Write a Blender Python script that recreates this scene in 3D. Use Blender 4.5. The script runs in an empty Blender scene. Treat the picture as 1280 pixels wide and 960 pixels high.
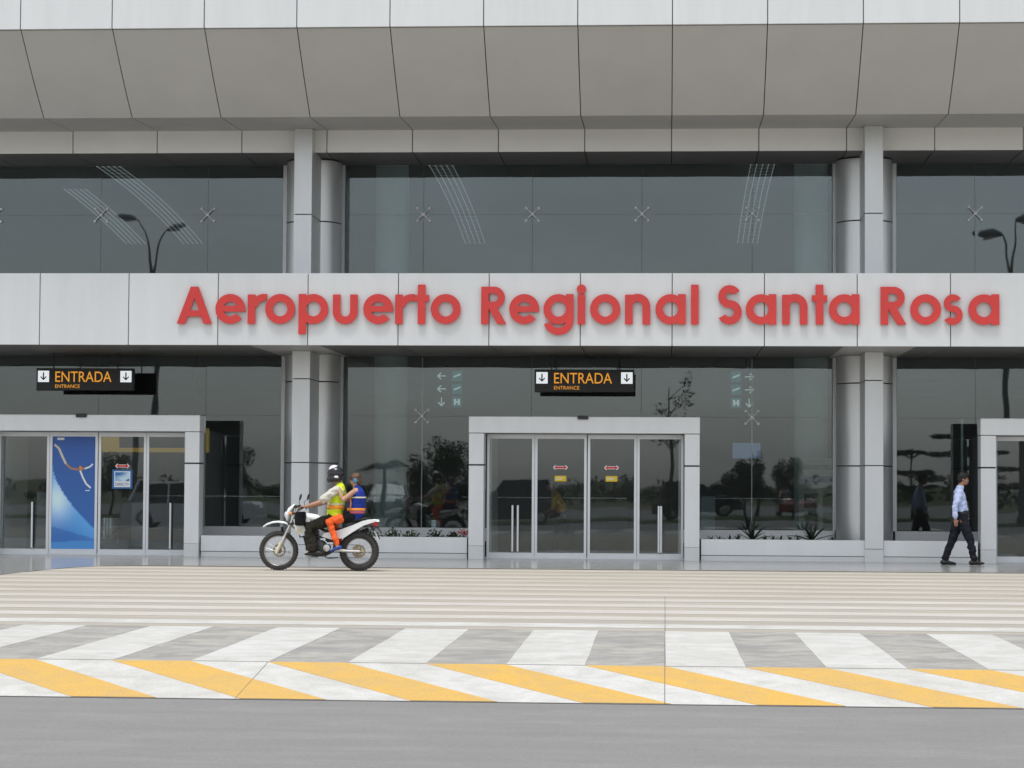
import bpy, bmesh, math, random
from mathutils import Vector, Matrix, noise

random.seed(7)
SC = bpy.context.scene
COL = SC.collection
R = math.radians

# ------------------------------------------------------------------ camera
cam_d = bpy.data.cameras.new('camera')
cam = bpy.data.objects.new('camera', cam_d)
COL.objects.link(cam)
cam_d.sensor_fit = 'HORIZONTAL'
cam_d.sensor_width = 36.0
cam_d.lens = 36.0 * 2850.0 / 1280.0
cam_d.clip_start = 0.1
cam_d.clip_end = 5000
YAW, PITCH, ROLL = math.atan(192 / 2850), math.atan(121 / 2850), 0.0060
fwd = Vector((-math.sin(YAW) * math.cos(PITCH), math.cos(YAW) * math.cos(PITCH), math.sin(PITCH)))
r0 = fwd.cross(Vector((0, 0, 1))).normalized()
u0 = r0.cross(fwd)
right = r0 * math.cos(ROLL) + u0 * math.sin(ROLL)
up = u0 * math.cos(ROLL) - r0 * math.sin(ROLL)
mw = Matrix.Identity(4)
for i in range(3):
    mw[i][0], mw[i][1], mw[i][2] = right[i], up[i], -fwd[i]
mw[0][3], mw[1][3], mw[2][3] = 0, 0, 1.6
cam.matrix_world = mw
SC.camera = cam

# ------------------------------------------------------------------ sky and sun (bright overcast)
SUN_EL, SUN_AZ = R(74), R(200)          # high, behind the photographer
world = bpy.data.worlds.new('World')
SC.world = world
world.use_nodes = True
wn, wl = world.node_tree.nodes, world.node_tree.links
bg = wn['Background']
sky = wn.new('ShaderNodeTexSky')
sky.sky_type = 'NISHITA'
sky.sun_disc = False
sky.sun_elevation = SUN_EL
sky.sun_rotation = SUN_AZ
sky.air_density = 1.0
sky.dust_density = 1.2
sky.ozone_density = 1.0
hs = wn.new('ShaderNodeHueSaturation')
hs.inputs['Saturation'].default_value = 0.30
wl.new(sky.outputs[0], hs.inputs['Color'])
wtc = wn.new('ShaderNodeTexCoord')
wmp = wn.new('ShaderNodeMapping')
wmp.inputs['Scale'].default_value = (1.0, 1.0, 3.2)
wl.new(wtc.outputs['Generated'], wmp.inputs['Vector'])
wno = wn.new('ShaderNodeTexNoise')
wno.inputs['Scale'].default_value = 3.5
wno.inputs['Detail'].default_value = 5
wl.new(wmp.outputs[0], wno.inputs['Vector'])
wcr = wn.new('ShaderNodeMapRange')
wcr.inputs['From Min'].default_value = 0.3
wcr.inputs['From Max'].default_value = 0.7
wcr.inputs['To Min'].default_value = 0.82
wcr.inputs['To Max'].default_value = 1.12
wl.new(wno.outputs['Fac'], wcr.inputs['Value'])
wmx = wn.new('ShaderNodeVectorMath')
wmx.operation = 'SCALE'
wl.new(hs.outputs[0], wmx.inputs[0])
wl.new(wcr.outputs[0], wmx.inputs['Scale'])
wl.new(wmx.outputs[0], bg.inputs['Color'])
bg.inputs['Strength'].default_value = 0.13

sun_d = bpy.data.lights.new('sun', 'SUN')
sun_d.energy = 1.5
sun_d.angle = R(22)
sun_d.color = (1.0, 0.985, 0.955)
sun = bpy.data.objects.new('sun', sun_d)
COL.objects.link(sun)
sun_dir = Vector((math.sin(SUN_AZ) * math.cos(SUN_EL), math.cos(SUN_AZ) * math.cos(SUN_EL), math.sin(SUN_EL)))
sun.rotation_euler = sun_dir.to_track_quat('Z', 'Y').to_euler()
sun.location = (0, -20, 60)

SC.view_settings.view_transform = 'Standard'
SC.view_settings.look = 'None'
SC.view_settings.gamma = 1.0
SC.view_settings.use_curve_mapping = False
SC.view_settings.exposure = 0.86
SC.render.engine = 'CYCLES'
SC.cycles.max_bounces = 8
SC.cycles.transparent_max_bounces = 16
SC.cycles.use_denoising = True
SC.cycles.caustics_reflective = False
SC.cycles.caustics_refractive = False

# ------------------------------------------------------------------ materials
M = {}


def nt(name):
    m = bpy.data.materials.new(name)
    m.use_nodes = True
    b = m.node_tree.nodes['Principled BSDF']
    M[name] = m
    return m, m.node_tree.nodes, m.node_tree.links, b


def mat(name, col, rough=0.5, spec=0.5, metal=0.0, var=0.0, vscale=3.0, stretch=(1, 1, 1), rnd=0.0, bump=0.0,
        bscale=40.0, emit=None, estr=0.0, tint=None, coat=0.0):
    """plain procedural surface: noise tint, per-object random shift and fine relief"""
    m, n, l, b = nt(name)
    b.inputs['Roughness'].default_value = rough
    b.inputs['Specular IOR Level'].default_value = spec
    b.inputs['Metallic'].default_value = metal
    b.inputs['Coat Weight'].default_value = coat
    c4 = (*col, 1)
    b.inputs['Base Color'].default_value = c4
    tc = n.new('ShaderNodeTexCoord')
    src = None
    if var > 0:
        mp = n.new('ShaderNodeMapping')
        mp.inputs['Scale'].default_value = stretch
        l.new(tc.outputs['Object'], mp.inputs['Vector'])
        no = n.new('ShaderNodeTexNoise')
        no.inputs['Scale'].default_value = vscale
        no.inputs['Detail'].default_value = 6
        no.inputs['Roughness'].default_value = 0.62
        l.new(mp.outputs[0], no.inputs['Vector'])
        mr = n.new('ShaderNodeMapRange')
        mr.inputs['From Min'].default_value = 0.3
        mr.inputs['From Max'].default_value = 0.7
        l.new(no.outputs['Fac'], mr.inputs['Value'])
        mx = n.new('ShaderNodeMix')
        mx.data_type = 'RGBA'
        t = tint if tint else tuple(c * (1 - var) for c in col)
        mx.inputs['A'].default_value = (*t, 1)
        mx.inputs['B'].default_value = tuple(min(1, c * (1 + var * 0.35)) for c in col) + (1,)
        l.new(mr.outputs[0], mx.inputs['Factor'])
        src = mx.outputs['Result']
        rr = n.new('ShaderNodeMapRange')
        rr.inputs['To Min'].default_value = min(1, rough + 0.08)
        rr.inputs['To Max'].default_value = max(0, rough - 0.05)
        l.new(no.outputs['Fac'], rr.inputs['Value'])
        l.new(rr.outputs[0], b.inputs['Roughness'])
    if rnd > 0:
        oi = n.new('ShaderNodeObjectInfo')
        mr2 = n.new('ShaderNodeMapRange')
        mr2.inputs['To Min'].default_value = 1 - rnd
        mr2.inputs['To Max'].default_value = 1 + rnd
        l.new(oi.outputs['Random'], mr2.inputs['Value'])
        vm = n.new('ShaderNodeVectorMath')
        vm.operation = 'SCALE'
        if src is None:
            vm.inputs[0].default_value = col
        else:
            l.new(src, vm.inputs[0])
        l.new(mr2.outputs[0], vm.inputs['Scale'])
        src = vm.outputs[0]
    if src is not None:
        l.new(src, b.inputs['Base Color'])
    if bump > 0:
        nb = n.new('ShaderNodeTexNoise')
        nb.inputs['Scale'].default_value = bscale
        nb.inputs['Detail'].default_value = 4
        l.new(tc.outputs['Object'], nb.inputs['Vector'])
        bp = n.new('ShaderNodeBump')
        bp.inputs['Strength'].default_value = bump
        bp.inputs['Distance'].default_value = 0.02
        l.new(nb.outputs['Fac'], bp.inputs['Height'])
        l.new(bp.outputs[0], b.inputs['Normal'])
    if emit:
        b.inputs['Emission Color'].default_value = (*emit, 1)
        b.inputs['Emission Strength'].default_value = estr
    return m


# aluminium composite cladding: faint vertical streaks, a little difference from panel to panel
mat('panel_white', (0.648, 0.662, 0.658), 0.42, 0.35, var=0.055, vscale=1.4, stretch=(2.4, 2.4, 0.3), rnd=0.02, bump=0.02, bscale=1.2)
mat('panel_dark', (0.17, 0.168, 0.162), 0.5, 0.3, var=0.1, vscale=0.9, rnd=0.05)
mat('panel_header', (0.86, 0.855, 0.835), 0.45, 0.3, var=0.05, vscale=0.9, rnd=0.02)
mat('panel_column', (0.66, 0.67, 0.675), 0.34, 0.5, metal=0.6, var=0.05, vscale=1.5, stretch=(2, 2, 0.4), rnd=0.015)
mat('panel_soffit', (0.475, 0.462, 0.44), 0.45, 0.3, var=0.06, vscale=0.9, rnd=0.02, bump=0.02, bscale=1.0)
mat('panel_silver', (0.66, 0.675, 0.68), 0.36, 0.45, metal=0.3, var=0.05, vscale=1.5, stretch=(2, 2, 0.4), rnd=0.015)
mat('panel_portal', (0.78, 0.79, 0.785), 0.38, 0.4, metal=0.05, var=0.05, vscale=2, stretch=(2, 2, 0.5), rnd=0.01)
mat('joint_dark', (0.045, 0.045, 0.045), 0.8, 0.2, var=0.2)
mat('aluminium', (0.78, 0.79, 0.80), 0.35, 0.5, metal=0.1, var=0.04, vscale=6, stretch=(1, 1, 0.2))
mat('steel', (0.62, 0.63, 0.63), 0.25, 0.5, metal=1.0, var=0.06, vscale=8)
mat('steel_pale', (0.85, 0.86, 0.86), 0.35, 0.5, metal=0.0, var=0.05, vscale=8)
mat('rubber_black', (0.018, 0.018, 0.019), 0.75, 0.3, var=0.3, vscale=12)
mat('plastic_black', (0.02, 0.02, 0.021), 0.4, 0.5, var=0.15, vscale=8)
mat('sign_black', (0.016, 0.0165, 0.017), 0.35, 0.4, var=0.2, vscale=4)
mat('sign_orange', (0.82, 0.34, 0.035), 0.5, 0.3, emit=(1.0, 0.42, 0.05), estr=0.30, var=0.04)
mat('sign_white', (0.78, 0.80, 0.81), 0.5, 0.3, emit=(0.9, 0.95, 1.0), estr=0.35, var=0.03)
mat('letter_red', (0.60, 0.030, 0.025), 0.20, 0.5, var=0.08, vscale=3, rnd=0.03)
mat('joint_grey', (0.17, 0.167, 0.16), 0.9, 0.1, var=0.2)
mat('soil', (0.07, 0.055, 0.042), 0.95, 0.1, var=0.5, vscale=14, bump=0.8, bscale=30)
mat('inside_floor', (0.30, 0.30, 0.285), 0.18, 0.4, var=0.15, vscale=0.8)
mat('inside_wall', (0.36, 0.37, 0.36), 0.7, 0.2, var=0.12, vscale=0.5)
mat('inside_ceiling', (0.45, 0.45, 0.43), 0.8, 0.2, var=0.1, vscale=0.5)
mat('inside_column', (0.85, 0.87, 0.87), 0.35, 0.5, var=0.05)
mat('counter', (0.2, 0.2, 0.2), 0.5, 0.3, var=0.1)
mat('tube_light', (0.9, 0.9, 0.9), 0.5, 0.3, emit=(0.92, 0.97, 1.0), estr=0.14)
mat('tube_light_dim', (0.30, 0.30, 0.30), 0.5, 0.3, emit=(0.92, 0.97, 1.0), estr=0.03)
mat('fixture_grey', (0.45, 0.46, 0.46), 0.5, 0.4)
mat('sign_teal', (0.02, 0.16, 0.19), 0.5, 0.3, emit=(0.02, 0.30, 0.36), estr=0.12)
mat('sign_glow_white', (0.8, 0.85, 0.85), 0.5, 0.3, emit=(0.8, 0.95, 0.95), estr=0.25)
mat('sign_dim', (0.16, 0.16, 0.15), 0.6, 0.3)
mat('screen_blue', (0.1, 0.14, 0.25), 0.4, 0.3, emit=(0.35, 0.5, 0.85), estr=0.12)
mat('yellow_glow', (0.62, 0.38, 0.03), 0.6, 0.3, emit=(0.8, 0.5, 0.05), estr=0.12)  # board colour with a faint glow added to brighten it behind the glass
mat('sticker_red', (0.68, 0.05, 0.045), 0.5, 0.3)
mat('sticker_white', (0.85, 0.85, 0.84), 0.5, 0.3)
mat('sticker_yellow', (0.78, 0.55, 0.03), 0.5, 0.3, var=0.1, vscale=30)
mat('sticker_blue', (0.03, 0.14, 0.36), 0.4, 0.4)
mat('tile_white', (0.70, 0.71, 0.70), 0.25, 0.5, var=0.04)

# vegetation
mat('leaf_dark', (0.05, 0.078, 0.03), 0.6, 0.3, var=0.5, vscale=3, rnd=0.15)
mat('leaf_mid', (0.085, 0.12, 0.04), 0.6, 0.3, var=0.5, vscale=3, rnd=0.15)
mat('leaf_agave', (0.035, 0.055, 0.032), 0.5, 0.4, var=0.4, vscale=10)
mat('bark', (0.09, 0.07, 0.05), 0.9, 0.2, var=0.4, vscale=8)
mat('flower_red', (0.55, 0.03, 0.03), 0.6, 0.3, var=0.2)
mat('grass_green', (0.07, 0.10, 0.03), 0.9, 0.1, var=0.4, vscale=0.6)

# motorcycle and people
mat('paint_bike_white', (0.74, 0.75, 0.74), 0.28, 0.5, var=0.06, vscale=5, coat=0.3)
mat('metal_gold', (0.26, 0.20, 0.11), 0.45, 0.5, metal=0.6, var=0.2, vscale=10)
mat('metal_engine', (0.075, 0.075, 0.073), 0.45, 0.5, metal=0.7, var=0.4, vscale=14)
mat('metal_alu', (0.60, 0.59, 0.56), 0.4, 0.5, metal=0.8, var=0.2, vscale=12)
mat('seat_vinyl', (0.022, 0.022, 0.023), 0.55, 0.3, var=0.2, vscale=14)
mat('lamp_red', (0.55, 0.015, 0.02), 0.2, 0.5)
mat('lamp_amber', (0.8, 0.25, 0.02), 0.25, 0.5)
mat('glass_clear_lamp', (0.6, 0.62, 0.64), 0.1, 0.6)
mat('tyre_grey', (0.055, 0.053, 0.05), 0.85, 0.2, var=0.35, vscale=10)
mat('skin', (0.36, 0.185, 0.115), 0.5, 0.4, var=0.12, vscale=9)
mat('skin_light', (0.46, 0.25, 0.165), 0.5, 0.4, var=0.12, vscale=9)
mat('hair_black', (0.012, 0.010, 0.009), 0.5, 0.4, var=0.4, vscale=30, bump=0.4, bscale=90)
mat('hair_brown', (0.11, 0.05, 0.022), 0.5, 0.4, var=0.45, vscale=25, bump=0.4, bscale=80)
mat('cloth_shirt', (0.50, 0.565, 0.80), 0.8, 0.2, var=0.09, vscale=7, bump=0.2, bscale=22)
mat('cloth_trouser', (0.018, 0.019, 0.026), 0.85, 0.15, var=0.35, vscale=8, bump=0.2, bscale=20)
mat('cloth_olive', (0.030, 0.027, 0.020), 0.85, 0.15, var=0.4, vscale=8, bump=0.2, bscale=20)
mat('cloth_beige', (0.52, 0.50, 0.43), 0.85, 0.15, var=0.14, vscale=8, bump=0.2, bscale=20)
mat('cloth_hivis', (0.66, 0.82, 0.03), 0.75, 0.2, var=0.14, vscale=7, bump=0.2, bscale=18)
mat('cloth_orange', (0.85, 0.13, 0.03), 0.8, 0.2, var=0.16, vscale=7, bump=0.2, bscale=18)
mat('strip_orange', (0.85, 0.30, 0.05), 0.6, 0.3, var=0.1)
mat('strip_silver', (0.66, 0.60, 0.45), 0.4, 0.5, var=0.1)
mat('cloth_blue', (0.018, 0.04, 0.27), 0.8, 0.2, var=0.2, vscale=7, bump=0.2, bscale=18)
mat('cloth_pink', (0.45, 0.10, 0.14), 0.8, 0.2, var=0.1)
mat('cloth_black', (0.013, 0.013, 0.015), 0.85, 0.15, var=0.3, vscale=8)
mat('cloth_yellow', (0.85, 0.52, 0.02), 0.8, 0.2, var=0.15, vscale=6)
mat('shoe_black', (0.012, 0.012, 0.012), 0.45, 0.4, var=0.2)
mat('shoe_blue', (0.03, 0.07, 0.28), 0.6, 0.3, var=0.2)
mat('eye_dark', (0.01, 0.008, 0.006), 0.2, 0.5)
mat('helmet_black', (0.012, 0.012, 0.014), 0.22, 0.5, var=0.1)
mat('helmet_white', (0.70, 0.71, 0.72), 0.25, 0.5)
mat('band_blue', (0.07, 0.20, 0.33), 0.6, 0.3)

# vehicles behind the photographer (seen in the glass)
mat('car_white', (0.82, 0.83, 0.83), 0.25, 0.5, coat=0.5)
mat('car_dark', (0.03, 0.032, 0.036), 0.25, 0.5, coat=0.5)
mat('car_silver', (0.42, 0.43, 0.44), 0.25, 0.5, metal=0.4, coat=0.5)
mat('car_red', (0.25, 0.02, 0.02), 0.25, 0.5, coat=0.5)
mat('car_glass', (0.015, 0.018, 0.02), 0.08, 0.6)
mat('pole_grey', (0.16, 0.165, 0.17), 0.5, 0.4, var=0.1)


def ground_mat(name, base, alt, stain, rough, spec, big=0.25, fine=6.0, stain_amt=0.35, bump=0.25, streak=(1, 1, 1), low=0.45, wheel_streak=0.0):
    """paving: two tones in large patches, darker tyre stains of their own shape, fine speckle"""
    m, n, l, b = nt(name)
    tc = n.new('ShaderNodeTexCoord')
    mp = n.new('ShaderNodeMapping')
    mp.inputs['Scale'].default_value = streak
    l.new(tc.outputs['Object'], mp.inputs['Vector'])

    def noise_n(scale, detail, rgh=0.6, dist=0.0):
        q = n.new('ShaderNodeTexNoise')
        q.inputs['Scale'].default_value = scale
        q.inputs['Detail'].default_value = detail
        q.inputs['Roughness'].default_value = rgh
        q.inputs['Distortion'].default_value = dist
        l.new(mp.outputs[0], q.inputs['Vector'])
        return q

    def ramp(src, lo, hi, t0=0.0, t1=1.0):
        q = n.new('ShaderNodeMapRange')
        q.inputs['From Min'].default_value = lo
        q.inputs['From Max'].default_value = hi
        q.inputs['To Min'].default_value = t0
        q.inputs['To Max'].default_value = t1
        l.new(src, q.inputs['Value'])
        return q.outputs[0]

    def mixc(fac, a, bb, mode='MIX'):
        q = n.new('ShaderNodeMix')
        q.data_type = 'RGBA'
        q.blend_type = mode
        l.new(fac, q.inputs['Factor'])
        for key, v in (('A', a), ('B', bb)):
            if isinstance(v, tuple):
                q.inputs[key].default_value = (*v, 1)
            else:
                l.new(v, q.inputs[key])
        return q.outputs['Result']

    n1 = noise_n(big, 4)
    n2 = noise_n(big * 4.3, 8, 0.68, 0.6)
    n3 = noise_n(fine * 10, 4, 0.7)
    c = mixc(ramp(n1.outputs['Fac'], 0.38, 0.62), base, alt)
    c = mixc(ramp(n2.outputs['Fac'], low, low + 0.22, stain_amt, 0.0), c, stain)
    if wheel_streak:
        mp4 = n.new('ShaderNodeMapping')
        mp4.inputs['Scale'].default_value = (0.05, 2.2, 1)
        l.new(tc.outputs['Object'], mp4.inputs['Vector'])
        n4 = n.new('ShaderNodeTexNoise')
        n4.inputs['Scale'].default_value = 1.0
        n4.inputs['Detail'].default_value = 5
        l.new(mp4.outputs[0], n4.inputs['Vector'])
        c = mixc(ramp(n4.outputs['Fac'], 0.40, 0.58, wheel_streak, 0.0), c, stain)
        vo = n.new('ShaderNodeTexVoronoi')
        vo.inputs['Scale'].default_value = 26.0
        l.new(tc.outputs['Object'], vo.inputs['Vector'])
        c = mixc(ramp(vo.outputs['Distance'], 0.10, 0.22, 0.35, 0.0), c, stain)
    sp = ramp(n3.outputs['Fac'], 0.3, 0.7, 0.86, 1.11)
    vm = n.new('ShaderNodeVectorMath')
    vm.operation = 'SCALE'
    l.new(c, vm.inputs[0])
    l.new(sp, vm.inputs['Scale'])
    l.new(vm.outputs[0], b.inputs['Base Color'])
    b.inputs['Roughness'].default_value = rough
    b.inputs['Specular IOR Level'].default_value = spec
    bp = n.new('ShaderNodeBump')
    bp.inputs['Strength'].default_value = bump
    bp.inputs['Distance'].default_value = 0.01
    l.new(n3.outputs['Fac'], bp.inputs['Height'])
    l.new(bp.outputs[0], b.inputs['Normal'])
    return m


ground_mat('asphalt', (0.238, 0.235, 0.226), (0.255, 0.251, 0.241), (0.20, 0.197, 0.191), 0.95, 0.08, big=0.55, stain_amt=0.55, streak=(0.6, 1.0, 1), wheel_streak=0.5, bump=0.5)
ground_mat('concrete', (0.385, 0.366, 0.325), (0.345, 0.336, 0.31), (0.20, 0.197, 0.192), 0.95, 0.08, big=0.45, stain_amt=0.62, low=0.39)
ground_mat('concrete_beige', (0.415, 0.378, 0.318), (0.385, 0.358, 0.305), (0.29, 0.272, 0.24), 0.95, 0.08, big=0.3, stain_amt=0.4, streak=(0.45, 1, 1), wheel_streak=0.3)
ground_mat('paint_white', (0.535, 0.53, 0.505), (0.50, 0.49, 0.46), (0.38, 0.37, 0.34), 0.85, 0.12, big=0.6, stain_amt=0.6, low=0.38)
ground_mat('paint_white_worn', (0.495, 0.462, 0.405), (0.46, 0.43, 0.375), (0.405, 0.375, 0.32), 0.9, 0.1, big=0.4, stain_amt=0.8, streak=(0.25, 1, 1), low=0.46)
ground_mat('paint_white_mid', (0.52, 0.50, 0.455), (0.485, 0.46, 0.415), (0.40, 0.375, 0.33), 0.9, 0.1, big=0.4, stain_amt=0.55, streak=(0.4, 1, 1))
ground_mat('paint_yellow', (0.575, 0.355, 0.090), (0.55, 0.35, 0.105), (0.44, 0.31, 0.15), 0.85, 0.12, big=0.6, stain_amt=0.5, low=0.38)
ground_mat('polished_floor', (0.30, 0.30, 0.295), (0.27, 0.27, 0.27), (0.24, 0.235, 0.225), 0.16, 0.28, big=0.5, stain_amt=0.3, bump=0.02)
ground_mat('gravel_earth', (0.17, 0.15, 0.115), (0.13, 0.12, 0.08), (0.08, 0.10, 0.045), 0.95, 0.1, big=0.05, stain_amt=0.8)


def glass_mat(name, tint, refl, power=5.0, wav=0.02):
    m = bpy.data.materials.new(name)
    m.use_nodes = True
    n, l = m.node_tree.nodes, m.node_tree.links
    n.remove(n['Principled BSDF'])
    out = n['Material Output']
    lw = n.new('ShaderNodeLayerWeight')
    lw.inputs['Blend'].default_value = 0.5
    pw = n.new('ShaderNodeMath')
    pw.operation = 'POWER'
    pw.inputs[1].default_value = power
    l.new(lw.outputs['Facing'], pw.inputs[0])
    mr = n.new('ShaderNodeMapRange')
    mr.inputs['To Min'].default_value = refl
    mr.inputs['To Max'].default_value = 1.0
    l.new(pw.outputs[0], mr.inputs['Value'])
    tr = n.new('ShaderNodeBsdfTransparent')
    tr.inputs['Color'].default_value = (*tint, 1)
    gl = n.new('ShaderNodeBsdfGlossy')
    gl.inputs['Roughness'].default_value = 0.012
    gl.inputs['Color'].default_value = (0.92, 0.98, 1.0, 1)
    if wav:
        tc = n.new('ShaderNodeTexCoord')
        no = n.new('ShaderNodeTexNoise')
        no.inputs['Scale'].default_value = 0.8
        no.inputs['Detail'].default_value = 1
        l.new(tc.outputs['Object'], no.inputs['Vector'])
        bp = n.new('ShaderNodeBump')
        bp.inputs['Strength'].default_value = wav
        bp.inputs['Distance'].default_value = 0.05
        l.new(no.outputs['Fac'], bp.inputs['Height'])
        l.new(bp.outputs[0], gl.inputs['Normal'])
    mx = n.new('ShaderNodeMixShader')
    l.new(mr.outputs[0], mx.inputs['Fac'])
    l.new(tr.outputs[0], mx.inputs[1])
    l.new(gl.outputs[0], mx.inputs[2])
    df = n.new('ShaderNodeBsdfDiffuse')
    df.inputs['Color'].default_value = (0.55, 0.56, 0.55, 1)
    dn = n.new('ShaderNodeTexNoise')
    dn.inputs['Scale'].default_value = 1.3
    dn.inputs['Detail'].default_value = 6
    tc2 = n.new('ShaderNodeTexCoord')
    l.new(tc2.outputs['Object'], dn.inputs['Vector'])
    dm = n.new('ShaderNodeMapRange')
    dm.inputs['To Min'].default_value = 0.006
    dm.inputs['To Max'].default_value = 0.034
    l.new(dn.outputs['Fac'], dm.inputs['Value'])
    mx2 = n.new('ShaderNodeMixShader')
    l.new(dm.outputs[0], mx2.inputs['Fac'])
    l.new(mx.outputs[0], mx2.inputs[1])
    l.new(df.outputs[0], mx2.inputs[2])
    l.new(mx2.outputs[0], out.inputs['Surface'])
    M[name] = m
    return m


glass_mat('facade_glass', (0.69, 0.75, 0.75), 0.068, wav=0.05)
glass_mat('door_glass', (0.74, 0.77, 0.77), 0.066, wav=0.03)

# printed colours stored on the sheet itself
m, n, l, b = nt('print')
at = n.new('ShaderNodeAttribute')
at.attribute_name = 'ink'
l.new(at.outputs['Color'], b.inputs['Base Color'])
b.inputs['Roughness'].default_value = 0.4
b.inputs['Specular IOR Level'].default_value = 0.3


# ------------------------------------------------------------------ mesh helpers
class MB:
    def __init__(s):
        s.v, s.f = [], []

    def add(s, vs, fs):
        o = len(s.v)
        s.v += [tuple(p) for p in vs]
        s.f += [tuple(i + o for i in f) for f in fs]
        return s

    def box(s, x0, x1, y0, y1, z0, z1):
        return s.add([(x0, y0, z0), (x1, y0, z0), (x1, y1, z0), (x0, y1, z0), (x0, y0, z1), (x1, y0, z1), (x1, y1, z1), (x0, y1, z1)],
                     [(0, 3, 2, 1), (4, 5, 6, 7), (0, 1, 5, 4), (1, 2, 6, 5), (2, 3, 7, 6), (3, 0, 4, 7)])

    def bbox(s, x0, x1, y0, y1, z0, z1, c):
        """box with chamfered edges"""
        vs, ix = [], {}
        X, Y, Z = (x0, x1), (y0, y1), (z0, z1)
        for i in (0, 1):
            for j in (0, 1):
                for k in (0, 1):
                    sx, sy, sz = (1, -1)[i] * c, (1, -1)[j] * c, (1, -1)[k] * c
                    for a, p in enumerate(((X[i], Y[j] + sy, Z[k] + sz), (X[i] + sx, Y[j], Z[k] + sz), (X[i] + sx, Y[j] + sy, Z[k]))):
                        ix[i, j, k, a] = len(vs)
                        vs.append(p)
        fs = []
        for i in (0, 1):
            q = [ix[i, 0, 0, 0], ix[i, 1, 0, 0], ix[i, 1, 1, 0], ix[i, 0, 1, 0]]
            fs.append(q if i else q[::-1])
            q = [ix[0, i, 0, 1], ix[1, i, 0, 1], ix[1, i, 1, 1], ix[0, i, 1, 1]]
            fs.append(q[::-1] if i else q)
            q = [ix[0, 0, i, 2], ix[1, 0, i, 2], ix[1, 1, i, 2], ix[0, 1, i, 2]]
            fs.append(q if i else q[::-1])
        for j in (0, 1):
            for k in (0, 1):
                fs.append([ix[0, j, k, 1], ix[1, j, k, 1], ix[1, j, k, 2], ix[0, j, k, 2]])
                fs.append([ix[j, 0, k, 0], ix[j, 1, k, 0], ix[j, 1, k, 2], ix[j, 0, k, 2]])
                fs.append([ix[j, k, 0, 0], ix[j, k, 1, 0], ix[j, k, 1, 1], ix[j, k, 0, 1]])
                for i in (0, 1):
                    fs.append([ix[i, j, k, 0], ix[i, j, k, 1], ix[i, j, k, 2]])
        return s.add(vs, fs)

    def prism(s, pts, lo, hi, ax='y'):
        """extrude a 2D outline; ax is the extrusion axis"""
        def P(p, d):
            return (p[0], d, p[1]) if ax == 'y' else ((d, p[0], p[1]) if ax == 'x' else (p[0], p[1], d))
        k = len(pts)
        vs = [P(p, lo) for p in pts] + [P(p, hi) for p in pts]
        fs = [tuple(range(k)), tuple(range(2 * k - 1, k - 1, -1))]
        fs += [(i, i + k, (i + 1) % k + k, (i + 1) % k) for i in range(k)]
        return s.add(vs, fs)

    def arc(s, c, ro, ri, a0, a1, lo, hi, n=20):
        """annular sector in the xz plane, extruded along y"""
        full = abs(abs(a1 - a0) - 360) < 1e-6
        k = n if full else n + 1
        vs = []
        for i in range(k):
            a = R(a0 + (a1 - a0) * i / n)
            ca, sa = math.cos(a), math.sin(a)
            for y in (lo, hi):
                vs += [(c[0] + ro * ca, y, c[1] + ro * sa), (c[0] + ri * ca, y, c[1] + ri * sa)]
        fs = []
        for i in range(n):
            p, q = 4 * i, 4 * ((i + 1) % k)
            fs += [(p, p + 1, q + 1, q), (p + 2, q + 2, q + 3, p + 3), (p, q, q + 2, p + 2), (p + 1, p + 3, q + 3, q + 1)]
        if not full:
            e = 4 * (k - 1)
            fs += [(0, 2, 3, 1), (e, e + 1, e + 3, e + 2)]
        return s.add(vs, fs)

    def tube(s, pts, rad, n=8, caps=True):
        pts = [Vector(p) for p in pts]
        if not hasattr(rad, '__len__'):
            rad = [rad] * len(pts)
        rings, prev = [], None
        for i, p in enumerate(pts):
            t = (pts[min(i + 1, len(pts) - 1)] - pts[max(i - 1, 0)])
            t = t.normalized() if t.length > 1e-9 else Vector((0, 0, 1))
            if prev is None:
                a = t.cross(Vector((0, 0, 1)))
                if a.length < 0.05:
                    a = t.cross(Vector((0, 1, 0)))
            else:
                a = prev - t * prev.dot(t)
            a.normalize()
            prev = a
            b2 = t.cross(a)
            rings.append([p + a * (rad[i] * math.cos(2 * math.pi * j / n)) + b2 * (rad[i] * math.sin(2 * math.pi * j / n)) for j in range(n)])
        vs = [q for r_ in rings for q in r_]
        fs = []
        for i in range(len(rings) - 1):
            for j in range(n):
                fs.append((i * n + j, i * n + (j + 1) % n, (i + 1) * n + (j + 1) % n, (i + 1) * n + j))
        if caps:
            fs.append(tuple(range(n))[::-1])
            fs.append(tuple((len(rings) - 1) * n + j for j in range(n)))
        return s.add(vs, fs)

    def lathe(s, prof, c=(0, 0, 0), ax='z', n=24, closed=False):
        """prof: (radius, height) pairs turned round an axis"""
        vs = []
        for (r_, h) in prof:
            for j in range(n):
                a = 2 * math.pi * j / n
                x, y = r_ * math.cos(a), r_ * math.sin(a)
                p = (x, y, h) if ax == 'z' else ((x, h, y) if ax == 'y' else (h, x, y))
                vs.append((p[0] + c[0], p[1] + c[1], p[2] + c[2]))
        fs = []
        k = len(prof)
        for i in range(k if closed else k - 1):
            i2 = (i + 1) % k
            for j in range(n):
                fs.append((i * n + j, i * n + (j + 1) % n, i2 * n + (j + 1) % n, i2 * n + j))
        if not closed:
            fs.append(tuple(range(n))[::-1])
            fs.append(tuple((k - 1) * n + j for j in range(n)))
        return s.add(vs, fs)

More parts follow.
